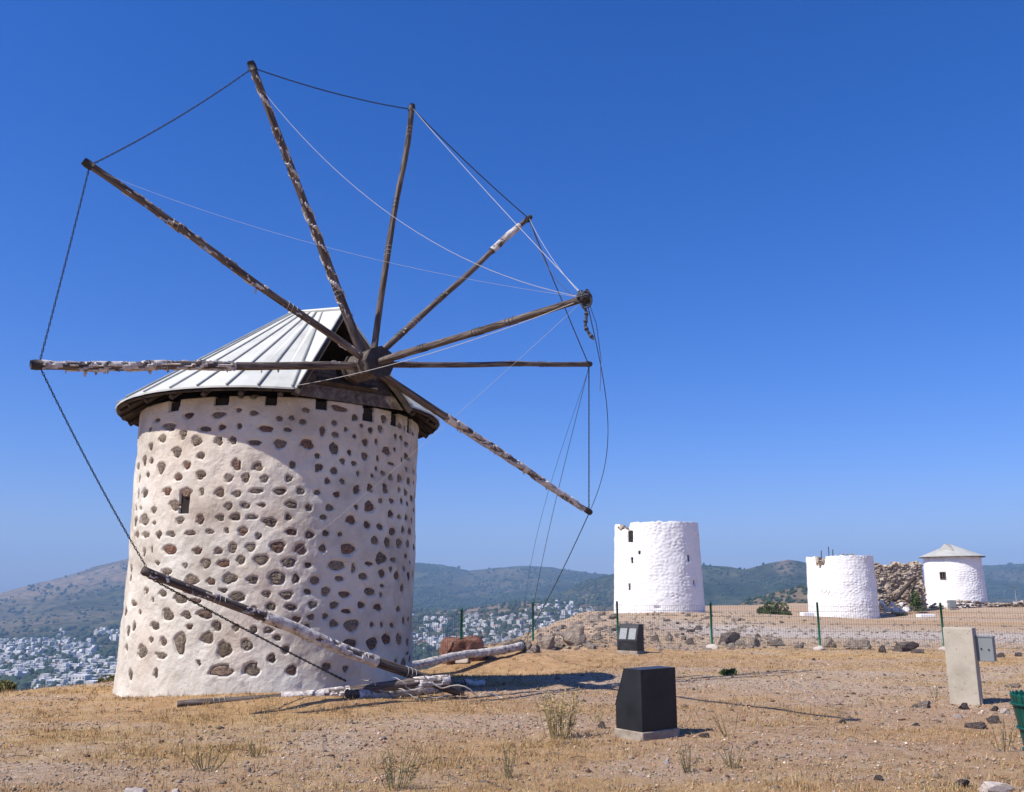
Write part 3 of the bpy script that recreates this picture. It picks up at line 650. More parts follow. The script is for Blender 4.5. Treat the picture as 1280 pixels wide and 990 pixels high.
# sail spars
def spar_pts(p0, p1, seed, bow=0.03, n=40):
    d = p1 - p0; L = np.linalg.norm(d); t = np.linspace(0, 1, n)
    w = np.stack([fbm(t * 2.2, seed * 7.7 + 0 * t, k * 3.1 + 0 * t, 2) for k in range(3)], -1) * bow
    w *= (np.sin(np.pi * t) ** .5)[:, None]
    return p0 + t[:, None] * d + w
def spar(p0, p1, r0, r1, seed, wraps=(), parent=None, mat='spar_wood', name='spar', bow=0.05):
    dirv = Vector(p1 - p0); L = dirv.length; q3 = dirv.to_track_quat('Z', 'Y'); M = Matrix.Translation(tuple(p0)) @ q3.to_matrix().to_4x4()
    down = np.array(q3.inverted() @ Vector((0, 0, -1)))
    pts = spar_pts(np.zeros(3), np.array([0, 0, L]), seed, bow, 60); t = np.linspace(0, 1, len(pts)); na = 12
    an = 2 * np.pi * np.arange(na) / na; v = []
    for k in range(len(pts)):
        rr_ = (r0 + (r1 - r0) * t[k]) * (1 + .10 * fbm(t[k] * 9, seed * 3.3, 0.0, 3) + .07 * fbm(np.cos(an) * 2 + seed, np.sin(an) * 2, t[k] * 3 + 0 * an, 3) + .10 * (vn(t[k] * 40, seed, 0.0) > .72))
        v += [pts[k] + (math.cos(a_) * r_, math.sin(a_) * r_, 0) for a_, r_ in zip(an, np.broadcast_to(rr_, an.shape))]
    f = [(k * na + a_, k * na + (a_ + 1) % na, (k + 1) * na + (a_ + 1) % na, (k + 1) * na + a_) for k in range(len(pts) - 1) for a_ in range(na)] + [tuple(reversed(range(na))), tuple((len(pts) - 1) * na + a_ for a_ in range(na))]
    o = obj(name, mesh(name, v, f, True, [MATS[mat]]), parent); o.matrix_basis = M
    for (w0, w1, amt) in wraps:
        m2 = MB(); k = int(max(8, (w1 - w0) * 170)); tt = np.linspace(w0, w1, k); pp = np.stack([np.interp(tt, t, pts[:, q]) for q in range(3)], -1); rr2 = r0 + (r1 - r0) * tt
        wa_ = 16; aw = 2 * np.pi * np.arange(wa_) / wa_; v = []
        for q in range(k):
            ph = aw + tt[q] * L * 9        # wound in a spiral, so the gaps run as slanting bands
            wv_ = 0.5 + 0.5 * fbm(np.cos(ph) * 1.1 + seed, np.sin(ph) * 1.1, tt[q] * L * .9 + 0 * aw, 2) + .5 * fbm(np.cos(aw) * 2 + tt[q] * 30, np.sin(aw) * 2, tt[q] * 9 + 0 * aw + seed, 3)
            lay = .005 + .007 * np.abs(np.sin(ph * .5 + seed))
            rr_ = rr2[q] * 1.06 + np.where(wv_ > 1 - amt, lay + .012 * np.clip(wv_ - (1 - amt), 0, 1), -.014)
            v += [pp[q] + (math.cos(x_) * r_, math.sin(x_) * r_, 0) for x_, r_ in zip(aw, rr_)]
        m2.add(v, [(q * wa_ + s_, q * wa_ + (s_ + 1) % wa_, (q + 1) * wa_ + (s_ + 1) % wa_, (q + 1) * wa_ + s_) for q in range(k - 1) for s_ in range(wa_)])
        rs = np.random.default_rng(int(seed * 10) + 5)
        for _ in range(int((w1 - w0) * 55 * amt)):     # loose shreds
            q = rs.integers(0, k - 1); a_ = rs.uniform(0, 6.28); c0 = pp[q] + np.array([math.cos(a_), math.sin(a_), 0]) * rr2[q]
            e = np.array([0, 0, rs.uniform(.015, .05) * rs.choice([-1, 1])]); dn = down * rs.uniform(.015, .07) + np.array([math.cos(a_), math.sin(a_), 0]) * rs.uniform(.005, .025)
            m2.add([c0, c0 + e, c0 + e * .7 + dn, c0 + dn * .8], [(0, 1, 2, 3)])
        obj('canvas_wrap', m2.mesh('canvas_wrap', [MATS['canvas']], False), o)
    rs = np.random.default_rng(int(seed * 31))
    for _ in range(3):          # twine lashings
        mb = MB()
        u_ = rs.uniform(.1, .9); c0 = np.array([np.interp(u_, t, pts[:, q]) for q in range(3)]); rr0 = (r0 + (r1 - r0) * u_) * 1.08
        mb.tube([c0 + (math.cos(x_) * rr0, math.sin(x_) * rr0, .012 * x_ - .06) for x_ in np.linspace(0, 18, 60)], .004, 4)
        obj('lashing', mb.mesh('lashing', [MATS['dark_rope'] if rs.random() < .5 else MATS['rope']], True), o)
    return o
MO = np.array([MC[0], MC[1], 0.0])
TIPS = {k: on_plane(px, py, HUB, AX) for k, (px, py) in dict(s1=(42, 456), s2=(107, 203), s3=(314, 80), s4=(515, 133), s5=(662, 272), s7=(737, 455), s8=(737, 640), s9=(178, 712)).items()}
SPARS = dict(s1=(.066, .056, [(.45, .98, .55), (.08, .4, .12)]), s2=(.062, .05, [(.40, .90, .40), (.02, .35, .10)]), s3=(.078, .052, [(.15, .97, .40)]), s4=(.054, .046, []),
          s5=(.058, .044, [(.74, .93, .8), (.1, .7, .14)]), s7=(.054, .046, []), s8=(.066, .048, [(.30, .97, .62)]))
for q, (k, (r0, r1, wr)) in enumerate(SPARS.items()):
    d = TIPS[k] - HUB; d /= np.linalg.norm(d); off = AX * (0.09 if q % 2 else -0.09)
    spar(HUB + d * 0.10 + off - MO, TIPS[k] - MO, r0, r1, q + 1.3, wr, mill, name='spar')
    e = TIPS[k] - MO; mb = MB(); mb.tube([e - d * .10, e - d * .02, e + d * .035], [r1 + .012, r1 + .014, r1 + .004], 8); obj('spar_cap', mb.mesh('spar_cap', [MATS['iron']], True), mill)
BOW = np.array([0.87, 9.856, 5.004])
spar(HUB + AX * .28 - MO, BOW - MO, .060, .042, 9.4, [], mill, name='bowsprit', bow=.03)
mb = MB(); rs = np.random.default_rng(11)
for _ in range(15):
    c0 = BOW - MO + rs.normal(size=3) * (.03, .03, .03) - AX * rs.uniform(-.03, .08); ax1 = rs.normal(size=3); ax1 /= np.linalg.norm(ax1); ax2 = np.cross(ax1, rs.normal(size=3)); ax2 /= np.linalg.norm(ax2)
    rr0 = rs.uniform(.05, .085); mb.tube([c0 + rr0 * (ax1 * math.cos(x_) + ax2 * math.sin(x_)) for x_ in np.linspace(0, 5.9, 13)], .012, 5)
p = BOW - MO + (-.03, 0, -.06); pts = [p + (0.03 * math.sin(i_ * .7), 0, -.045 * i_) + np.array([.012 * i_ - .03, 0, 0]) for i_ in range(11)]
for i_ in range(10):
    mb.tube([pts[i_], pts[i_ + 1]], [.018 + .012 * (i_ % 2), .024 - .01 * (i_ % 2)], 5)
obj('rope_bundle', mb.mesh('rope_bundle', [MATS['dark_rope']], True), mill)

def sagged(p0, p1, sag, n=26, side=0.0):
    t = np.linspace(0, 1, n)[:, None]; P = p0 + (p1 - p0) * t; P[:, 2] -= (4 * sag * t * (1 - t))[:, 0]
    d = np.cross(p1 - p0, [0, 0, 1.0]); d /= np.linalg.norm(d) + 1e-9
    return P + d * (side * np.sin(np.pi * t))
def chain(p0, p1, sag, parent, r=0.005, step=0.046):
    L = np.linalg.norm(p1 - p0); n = max(6, int(L / step)); P = sagged(p0, p1, sag, n + 1); mb = MB()
    for i_ in range(n):
        a, b_ = P[i_], P[i_ + 1]; d = b_ - a; ln = np.linalg.norm(d); d /= ln
        s_ = np.cross(d, [0, 0, 1.0]); s_ /= np.linalg.norm(s_) + 1e-9; t_ = np.cross(s_, d)
        w = s_ if i_ % 2 else t_; c0 = (a + b_) / 2; hl = ln * .68; hw = .011
        loop = [c0 + d * hl * math.cos(x_) + w * hw * math.sin(x_) for x_ in np.linspace(0, 2 * math.pi, 9)]
        mb.tube(loop, r, 4, cap=False)
    return obj('chain', mb.mesh('chain', [MATS['chain_iron']], True), parent)
def rope(P, r, mat, parent, name='rope'):
    mb = MB(); mb.tube([Vector(q) for q in P], r, 5); return obj(name, mb.mesh(name, [MATS[mat]], True), parent)
T = {k: v - MO for k, v in TIPS.items()}
inw = lambda k, s=.06: T[k] + (hub_r - T[k]) / np.linalg.norm(hub_r - T[k]) * s
for a, b_, sg in (('s9', 's1', .06), ('s1', 's2', .05), ('s2', 's3', .08), ('s3', 's4', .07)): chain(inw(a), inw(b_), sg, mill)
for a, b_, sg in (('s4', 's5', .05), ('s5', 's7', .03)): rope(sagged(inw(a, .03), inw(b_, .03), sg), .011, 'dark_rope', mill)
chain(inw('s7', .02), inw('s8', .02), .0, mill, .006)
BW = BOW - MO
rope(sagged(inw('s3', .38), BW, .62), .0036, 'rope', mill)
rope(sagged(inw('s2', .18), BW, .22), .0017, 'rope', mill)
rope(sagged(inw('s4', .02), BW, .04), .004, 'rope', mill)
rope(sagged(inw('s5', .02), BW + (0, 0, -.02), .12), .0035, 'rope', mill)
rope(sagged(eave_pt(-21, RE, ZE + .05), BW, .12), .0042, 'rope', mill)
rope(sagged(inw('s5', .0), BW + (.01, 0, -.05), .3, side=.05), .005, 'dark_rope', mill)
rope(sagged(BW, T['s8'], .1, side=.3), .006, 'dark_rope', mill)
rope(np.array([BW + (.02, 0, -.02), BW + (.12, .05, -.3), BW + (.17, .1, -.7), BW + (.15, .1, -1.1)]), .004, 'dark_rope', mill)
rope(sagged(BW, at_depth(287, 757, 12.85) - MO, .08), .0018, 'rope', mill)
gp2 = at_depth(652, 806, 24.9) - MO
rope(sagged(T['s8'], gp2, .12), .010, 'dark_rope', mill)
rope(sagged(T['s7'], gp2 + (.1, .05, -.2), .15, side=-.12), .006, 'dark_rope', mill)
rope(sagged(T['s7'] + (0, 0, -.05), gp2 + (-.05, -.05, -.2), .1, side=-.3), .004, 'dark_rope', mill)

# ------------------------------------------------------------------ spars that came down
def lone_spar(p0, p1, r0, r1, seed, wraps, label, name='fallen_spar', bow=.08, cat='wooden spar'):
    p0, p1 = np.array(p0, float), np.array(p1, float)
    o = spar(p0, p1, r0, r1, seed, wraps, None, 'spar_wood', name, bow); tag(o, label, cat); return o, p0
foot = hit(577, 869)
ls, _ = lone_spar((foot[0], foot[1], foot[2] + .05), TIPS['s9'], .080, .058, 21, [(.30, .66, .75), (.66, .98, .25)], 'broken sail spar leaning up against the mill, hung from the chain', 'leaning_spar')
mid = foot + (TIPS['s9'] - foot) * .32
cc = chain(TIPS['s9'] - (0, 0, .05), at_depth(432, 851, 14.35), .02, None, .008); cc.parent = ls; cc.matrix_basis = ls.matrix_basis.inverted()
A1 = hit(221, 884)
lone_spar((A1[0], A1[1], A1[2] + .045), at_depth(565, 851, 14.5), .05, .085, 22, [(.35, .6, .8), (.85, .99, .6)], 'grey weathered spar lying in dry grass along the mill base', bow=.12)
lone_spar(at_depth(490, 836, 20.8), at_depth(654, 806, 25.0), .075, .085, 23, [(.05, .98, .95)], 'spar wrapped in white canvas, propped up on the boulders', bow=.10)
a_ = hit(434, 874); b_ = hit(545, 866)
lone_spar((a_[0], a_[1], a_[2] + .07), (b_[0], b_[1], b_[2] + .06), .065, .055, 24, [(.1, .98, .95)], 'short log in white canvas lying flat under the leaning spar')
a_ = hit(556, 861); b_ = hit(606, 857)
lone_spar((a_[0], a_[1], a_[2] + .05), (b_[0], b_[1], b_[2] + .05), .05, .04, 25, [(.5, .98, .9)], 'stub of dark timber with a white rag lying in the shade')
rs = np.random.default_rng(5)
for k in range(3):
    mb = MB(); p = at_depth(450 + 40 * k, 850 - 3 * k, 14.0); P = [p]
    for i_ in range(16): P.append(P[-1] + (rs.uniform(.0, .13), rs.uniform(-.04, .06), 0)); P[-1][2] = max(.02, .30 - .02 * i_ + .05 * math.sin(i_ * .9 + k))
    mb.tube(P, .009, 5); o = obj('loose_rope', mb.mesh('loose_rope', [MATS['rope']], True)); tag(o, 'pale rope end tangled around the fallen spars', 'rope', 'ropes tangled in the fallen spars')

# ------------------------------------------------------------------ white tower mills on the ridge
PITS = []
def tower(name, label, px, py_base, depth, rad, rad_top, h, top_fn, pits, mat='white_wall', seed=1, relief=0.032):
    P = at_depth(px, py_base, depth); cx0, cy0 = P[0] * (P[1] + rad) / P[1], P[1] + rad; z0 = P[2] - 0.02
    t = empty(name, (cx0, cy0, z0), label, 'tower mill', 'white tower mills along the ridge')
    tc_ = math.atan2(-cy0, -cx0); na, nz = 300, 110
    th = tc_ + np.linspace(-math.pi, math.pi, na, endpoint=False); zz = np.concatenate([[-0.6], np.linspace(0, 1, nz)])
    TT, Q = np.meshgrid(th, zz, indexing='ij')
    top = top_fn(wrap(th - tc_))[:, None] * h
    ZZ = np.where(Q < 0, Q, Q * top)
    rr_ = rad + (rad_top - rad) * ZZ / h
    # courses of whitewashed rubble: jittered cells
    sx, sy_ = np.cos(TT) * rad, np.sin(TT) * rad
    dmin = np.full(TT.shape, 9.0); dsec = np.full(TT.shape, 9.0)
    gu, gv = wrap(TT - tc_) * rad / .30, ZZ / .19; gi, gj = np.floor(gu), np.floor(gv)
    for a_ in (-1, 0, 1):
        for b_ in (-1, 0, 1):
            ci, cj = gi + a_, gj + b_; px_ = ci + .5 + .85 * (_h(ci, cj, np.full_like(ci, seed)) - .5); py_ = cj + .5 + .85 * (_h(ci, cj, np.full_like(ci, seed + 9)) - .5)
            dd = np.hypot(gu - px_, gv - py_); dsec = np.where(dd < dmin, dmin, np.minimum(dsec, dd)); dmin = np.minimum(dmin, dd)
    dome = sstep(0, .45, dsec - dmin) * (.5 + .8 * _h(gi, gj, np.full_like(gi, seed + 4)) * 0 + .5 * vn(gu * .6, gv * .6, seed))
    rr_ = rr_ + relief * (dome - .4) + 0.035 * fbm(sx * 1.7, sy_ * 1.7, ZZ * 1.5, 4) + 0.012 * fbm(sx * 9, sy_ * 9, ZZ * 9, 2)
    HOLE = np.zeros(rr_.shape, bool)
    for (ppx, ppy, w, hh, dp) in pits:
        r = ray(ppx, ppy); o = ORG - np.array([cx0, cy0, 0]); rm = (rad + rad_top) / 2
        a = r[0] ** 2 + r[1] ** 2; bq = 2 * (o[0] * r[0] + o[1] * r[1]); cq = o[0] ** 2 + o[1] ** 2 - rm ** 2
        tt = (-bq - math.sqrt(max(bq * bq - 4 * a * cq, 0))) / (2 * a); p_ = o + tt * r; at_ = math.atan2(p_[1], p_[0])
        k = (np.abs(wrap(TT - at_)) * rm < w / 2) & (np.abs(ZZ - (p_[2] - z0)) < hh / 2)
        rr_ = np.where(k, rr_ - dp, rr_); HOLE |= k & (dp > .2)
        PITS.append((at_, p_[2] - z0))
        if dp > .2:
            mb = MB(); rl = rad + (rad_top - rad) * (p_[2] - z0) / h; mb.box((rl - .5, -w * .52, p_[2] - z0 - hh * .52), (rl - .07, w * .52, p_[2] - z0 + hh * .52), 0, Matrix.Rotation(at_, 4, 'Z')); obj('window', mb.mesh('window', [MATS['opening_shade']]), t)  # added near-black box, painted-in shade of the slit's interior
    n2 = nz + 1
    X = np.stack([rr_ * np.cos(TT), rr_ * np.sin(TT), ZZ], -1).reshape(-1, 3)
    i = np.arange(na)[:, None] * n2 + np.arange(n2 - 1)[None]; j = np.roll(np.arange(na), -1)[:, None] * n2 + np.arange(n2 - 1)[None]
    F1 = np.stack([i, j, j + 1, i + 1], -1).reshape(-1, 4); F1 = F1[~HOLE.ravel()[F1].all(1)]
    inn = np.stack([(rad_top - .55) * np.cos(th), (rad_top - .55) * np.sin(th), top[:, 0] - .04 * h * (0.5 + 0.5 * vn(th * 9, seed))], -1); in2 = inn.copy(); in2[:, 2] = 0
    nb = len(X); ii = np.arange(na); jj = np.roll(ii, -1)
    F2 = np.stack([ii * n2 + n2 - 1, jj * n2 + n2 - 1, nb + jj, nb + ii], -1); F3 = np.stack([nb + ii, nb + jj, nb + na + jj, nb + na + ii], -1)
    me = mesh('wall', np.concatenate([X, inn, in2]), np.concatenate([F1, F2, F3]), True, [MATS[mat], MATS['rubble']], np.concatenate([np.zeros(len(F1)), np.ones(len(F2) + len(F3))]))
    obj('wall', me, t)
    return t, np.array([cx0, cy0, z0]), tc_
ROCKV = [rock_verts(100 + k, 3, 13, .17) for k in range(8)]
ROCKL = [rock_verts(100 + k, 1, 9, .15) for k in range(8)]
ROCKM = {}
def rock_mesh(k, mat):
    if (k, mat) not in ROCKM: ROCKM[(k, mat)] = mesh('rock', *ROCKV[k % 8], False, [MATS[mat]])
    return ROCKM[(k, mat)]
def part_rocks(t, name, centre, n, spread, size, mat, seed):
    rs = np.random.default_rng(seed)
    for _ in range(n):
        p = np.array(centre) + rs.uniform(-1, 1, 3) * spread
        o = obj(name, rock_mesh(int(rs.integers(8)), mat), t); s_ = size * rs.uniform(.6, 1.3)
        o.location = tuple(p); o.scale = (s_, s_ * rs.uniform(.7, 1.1), s_ * rs.uniform(.55, .9)); o.rotation_euler = tuple(rs.uniform(-.4, .4, 2)) + (rs.uniform(0, 6.28),)
def notch(c, w, d, base=1.0, slope=0.0):
    def fn(a):
        v = base + slope * a + 0.010 * vn(a * 11, 3.3) + 0.008 * vn(a * 33, 1.3)
        e = sstep(w, w * .75, np.abs(wrap(a - c)))
        return v - d * e * (1 + .35 * vn(a * 30, 8.8))
    return fn
t1, o1, tc1 = tower('tower_mill', 'tallest roofless white tower mill, its rim broken out on one side', 824, 764, 50.0, 2.62, 2.44, 5.0, notch(-0.84, 0.20, 0.075, 0.99, .004),
    [(787, 671, .36, .62, .35), (799, 691, .14, .17, .3), (789.5, 700.5, .13, .34, .3), (787, 734, .13, .34, .3), (861, 698, .16, .36, .3), (867, 729, .16, .34, .3), (822, 759, .3, .12, .1)], seed=1)
def ang(tc_, a, r, z): return (math.cos(tc_ + a) * r, math.sin(tc_ + a) * r, z)
part_rocks(t1, 'rubble_stone', ang(tc1, -.98, 2.32, 4.70), 14, (.22, .25, .12), .15, 'rubble', 1)
part_rocks(t1, 'rubble_stone', ang(tc1, .55, 2.2, 4.97), 4, (.35, .2, .02), .07, 'rubble', 2)
t2, o2, tc2 = tower('tower_mill', 'squat roofless white tower mill with scribble, between the tall tower and the rubble ruin', 1055, 773, 63.5, 2.45, 2.32, 4.42, notch(-0.60, 0.20, 0.14, .985, .004), [], seed=2, relief=.04)
part_rocks(t2, 'rubble_stone', ang(tc2, -.60, 2.1, 3.85), 14, (.4, .3, .18), .15, 'rubble', 3)
part_rocks(t2, 'rubble_stone', ang(tc2, .25, 2.0, 4.42), 6, (.5, .25, .05), .13, 'rubble', 4)
for k, (a, hgt) in enumerate(((-.6, .30), (-.33, .55), (-.2, .35))):
    mb = MB(); b0 = np.array(ang(tc2, a, 2.15, 4.1)); mb.tube([b0, b0 + (.03, 0, .35 + hgt)], .035, 4); obj('timber_stub', mb.mesh('timber_stub', [MATS['old_wood']]), t2)
rs = np.random.default_rng(8)
for k in range(7):     # faded scribble
    a = -.62 + k * .045; z_ = 1.85 + .12 * math.sin(k * 2.1); mb = MB()
    P = [np.array(ang(tc2, a + .012 * math.sin(i_ * 1.9 + k), 2.43, z_ + .045 * i_ - .1)) for i_ in range(5)]
    mb.tube(P, .012, 4); obj('scribble', mb.mesh('scribble', [MATS['scribble']]), t2)
t3, o3, tc3 = tower('tower_mill', 'white tower mill under a low grey gabled cone roof', 1196, 757, 73.5, 2.36, 2.22, 3.95, notch(3.0, .01, 0.0), [(1178.5, 719.5, .42, .55, .25)], seed=3)
mb = MB(); na = 40; RE3 = 2.55
pk = [np.array(ang(tc3, 0, 0, 5.05)), np.array(ang(tc3, -.35, 1.3, 4.92))]
ring = [np.array(ang(tc3, 2 * math.pi * k / na, RE3, 4.0)) for k in range(na)]
roof3 = obj('roof', mesh('roof', [tuple(q - (0, 0, .06)) for q in ring] + [tuple(pk[0] - (0, 0, .06))], [(k, (k + 1) % na, na) for k in range(na)], False, [MATS['old_wood']]), t3)
for k in range(0, na, 2):
    q = [ring[k], ring[(k + 1) % na], ring[(k + 2) % na], pk[0]]; v = [p + (0, 0, .03) for p in q] + [p - (0, 0, .03) for p in q]
    obj('roof_panel', mesh('roof_panel', v, [(0, 1, 2, 3), (7, 6, 5, 4), (0, 4, 5, 1), (1, 5, 6, 2), (2, 6, 7, 3), (3, 7, 4, 0)], False, [MATS['roof_beige']]), roof3)
q = [pk[0] + (0, 0, .05), np.array(ang(tc3, -.75, 1.4, 4.55)), pk[1] + (0, 0, .14), np.array(ang(tc3, .15, 1.5, 4.52))]
obj('dormer', mesh('dormer', q, [(0, 1, 2), (0, 2, 3), (1, 3, 2), (0, 3, 1)], False, [MATS['roof_beige']]), roof3)
mb = MB()
for s_ in (0, 1):
    pass
wa, zc = PITS[-1]
M = Matrix.Translation((math.cos(wa) * 2.30, math.sin(wa) * 2.30, zc)) @ Matrix.Rotation(wa, 4, 'Z')
mb.box((-.05, -.24, -.31), (.03, -.18, .31), 0, M); mb.box((-.05, .18, -.31), (.03, .24, .31), 0, M); mb.box((-.05, -.18, .25), (.03, .18, .31), 0, M); mb.box((-.05, -.18, -.31), (.03, .18, -.25), 0, M); mb.box((-.06, -.02, -.25), (.0, .02, .25), 0, M)
obj('window_frame', mb.mesh('window_frame', [MATS['wood']]), t3)
mb = MB(); q = at_depth(1190, 756, 70.5) - o3; mb.box((q[0] - .25, q[1] - .2, q[2] - .3), (q[0] + .25, q[1] + .2, q[2] + .35)); mb.box((q[0] - .2, q[1] - .23, q[2] - .2), (q[0] + .2, q[1] - .2, q[2] + .28)); cab = obj('meter_cabinet', mb.mesh('meter_cabinet', [MATS['grey_metal']])); cab.location = tuple(o3)
tag(cab, 'small grey metal cabinet at the foot of the roofed tower mill', 'cabinet')

# ------------------------------------------------------------------ ruined rubble wall between the towers
P = at_depth(1130, 764, 70.0); ru = empty('ruined_wall', (P[0], P[1], P[2]), 'crumbling brown rubble wall left standing beside the roofed tower mill', 'ruin')
nx, nz = 90, 70; xs = np.linspace(-1.95, 1.85, nx); us = np.linspace(0, 1, nz); XX, Q = np.meshgrid(xs, us, indexing='ij')
top = 3.95 + .22 * vn(xs * 2.2, 1.7) + .16 * vn(xs * 7, 5.2) - .25 * sstep(-1.75, -1.95, xs)
ZZ = Q * top[:, None] - .3
YY = .12 * fbm(XX * 2.3, ZZ * 2.3, 3.3, 4) * 2 + .22 * np.abs(fbm(XX * 1.3, ZZ * 1.6, 8.1, 3)) + .06 * ZZ
X = np.stack([XX, YY, ZZ], -1).reshape(-1, 3); Bk = X + (0, .9, 0); k0 = len(X)
i = (np.arange(nx - 1)[:, None] * nz + np.arange(nz - 1)[None]).ravel(); Ff = np.stack([i, i + nz, i + nz + 1, i + 1], -1)
tp = np.arange(nx - 1) * nz + nz - 1; Ft = np.stack([tp, tp + nz, tp + nz + k0, tp + k0], -1)
l0 = np.arange(nz - 1); Fl = np.stack([l0, l0 + 1, l0 + 1 + k0, l0 + k0], -1); r0 = (nx - 1) * nz + l0; Fr = np.stack([r0 + k0, r0 + 1 + k0, r0 + 1, r0], -1)
obj('rubble_core', mesh('rubble_core', np.concatenate([X, Bk]), np.concatenate([Ff, Ff[:, ::-1] + k0, Ft, Fl, Fr]), False, [MATS['rubble']]), ru)
rs = np.random.default_rng(12); mb = MB()
for _ in range(640):
    xx = rs.uniform(-1.95, 1.85); uq = rs.uniform(0, 1); ix = int((xx + 1.95) / 3.8 * (nx - 1)); iz = int(uq * (nz - 1))
    p = X[ix * nz + iz]; v, f = ROCKL[int(rs.integers(8))]; s_ = rs.uniform(.07, .19)
    mb.add([tuple(p + q * (s_ * 1.15, s_ * .8, s_ * .62)) for q in v], [tuple(q) for q in f], int(rs.choice([0, 0, 0, 1, 1, 2])))
tag(obj('face_stones', mb.mesh('face_stones', [MATS['rubble'], MATS['rock_tan'], MATS['rock_pale'], MATS['rock_dark']]), ru), kind='stuff')
mb = MB(); a = at_depth(1118, 751, 68.3); b2 = at_depth(1144, 721, 69.3); mb.tube([a, (a + b2) / 2 + (0, 0, .03), b2], [.16, .15, .13], 7); bo = obj('leaning_beam', mb.mesh('leaning_beam', [MATS['old_wood']], True)); tag(bo, 'dark timber beam leaning on the brown rubble ruin', 'timber beam')
mb = MB(); a = at_depth(1140, 741, 69.3); b2 = at_depth(1144, 724, 69.8); mb.tube([a, b2], [.10, .09], 6); tag(obj('timber_prop', mb.mesh('timber_prop', [MATS['old_wood']], True)), 'short upright timber prop under the leaning beam', 'timber prop')
def scatter_rock(px, py, w, h, mat, label, group, name='rock', k=None, cat='rock', sink=.12, rs=np.random.default_rng(77), depth=None):
    P = hit(px, py) if depth is None else at_depth(px, py, depth)
    s_ = w * P[1] / F_PX / 2 * 1.02; hz = h * P[1] / F_PX
    o = obj(name, rock_mesh(int(rs.integers(8)) if k is None else k, mat)); o.scale = (s_ * 1.08, s_ * rs.uniform(.7, 1.0), hz * .72)
    o.rotation_euler = (rs.uniform(-.1, .1), rs.uniform(-.12, .12), rs.uniform(-.6, .6)); o.location = (P[0], P[1] + s_ * .6, P[2] + hz * (.32 - sink))
    return tag(o, label, cat, group)
for (px, py, w, h) in ((1110, 763, 13, 10), (1122, 766, 16, 12), (1132, 765, 14, 9), (1104, 756, 9, 9), (1117, 757, 10, 8), (1128, 757, 9, 6), (1107, 769, 8, 6)):
    scatter_rock(px, py, w, h, 'white_rubble', 'whitewashed lump of fallen masonry heaped before the brown ruin', 'whitewashed lumps before the ruin', 'fallen_masonry', depth=67.5)
# low dry-stone wall on the right
P0, P1 = at_depth(1165, 762, 71.0), at_depth(1330, 757, 76.0)
dw = empty('dry_stone_wall', tuple(P0), 'low dry stone wall of loose reddish rubble running from the roofed mill', 'stone wall')
rs = np.random.default_rng(21)
for k in range(210):
    t = rs.uniform(0, 1); lay = rs.integers(0, 3); p = (P1 - P0) * t; o = obj('wall_stone', rock_mesh(int(rs.integers(8)), ('rock_tan', 'rubble', 'rock_pale', 'rock_tan', 'rock_dark')[int(rs.integers(5))]), dw)
    s_ = rs.uniform(.13, .26); hmax = .55 + .25 * math.sin(t * 9)
    yy = p[1] + rs.uniform(-.3, .3); o.location = (p[0], yy, Hs(p[0] + P0[0], yy + P0[1]) - P0[2] + lay * .25 * hmax * 1.3); o.scale = (s_ * 1.2, s_, s_ * .75); o.rotation_euler = (0, 0, rs.uniform(0, 6.28))
for (px, py, w, h, d, lab) in ((1011, 773, 14, 7, 60.5, 'white painted block at the foot of the squat tower mill'), (1160, 773, 20, 5, 64, 'white painted block lying below the rubble ruin')):
    p = at_depth(px, py, d); ww, hh = w * d / F_PX, h * d / F_PX
    o = obj('white_block', bevel_box_mesh('white_block', (-ww / 2, -.3, -.15), (ww / 2, .3, hh), .05, MATS['white_wall'])); o.location = (p[0], p[1] + .3, p[2]); o.rotation_euler = (0, 0, R(8)); tag(o, lab, 'block')
# street lamp far right
p = at_depth(1271, 756, 90); lp = empty('street_lamp', (p[0], p[1], p[2] - .6), 'thin street lamp standing behind the low dry stone wall', 'street lamp')
mb = MB(); mb.tube([(0, 0, 0), (0, 0, 2.0), (-.02, 0, 2.3)], [.05, .035, .03], 6); obj('pole', mb.mesh('pole', [MATS['grey_metal']], True), lp)
mb = MB(); mb.tube([(0, 0, 2.27), (-.22, -.05, 2.40), (-.5, -.1, 2.38)], [.03, .09, .05], 6); obj('lamp_head', mb.mesh('lamp_head', [MATS['grey_metal']], True), lp)

# ------------------------------------------------------------------ plants
def leaf_cloud(n, rad, leaf, seed, clumps=14, stems=True):
    rs = np.random.default_rng(seed); cs = rs.normal(size=(clumps, 3)); cs /= np.linalg.norm(cs, axis=1)[:, None]; cs *= rs.uniform(.35, .8, (clumps, 1)); cs[:, 2] = np.abs(cs[:, 2]) * .95 + .05
    cr = rs.uniform(.2, .4, clumps); k = rs.integers(0, clumps, n)
    p = rs.normal(size=(n, 3)); p /= np.linalg.norm(p, axis=1)[:, None]; p = cs[k] + p * (cr[k] * rs.uniform(.5, 1, n) ** .5)[:, None]
    p[:, 2] = np.maximum(p[:, 2], .02); p = p * np.array(rad)
    a = rs.normal(size=(n, 3)); a /= np.linalg.norm(a, axis=1)[:, None]; b_ = np.cross(a, rs.normal(size=(n, 3))); b_ /= np.linalg.norm(b_, axis=1)[:, None]
    s_ = leaf * rs.uniform(.6, 1.4, (n, 1))
    V_ = np.stack([p - a * s_, p + b_ * s_ * .4, p + a * s_, p - b_ * s_ * .4], 1).reshape(-1, 3); f = np.arange(n * 4).reshape(-1, 4)
    tint = np.repeat(rs.uniform(.6, 1.35, (n, 1)) * np.ones((1, 3)), 4, 0)
    return V_, f, tint
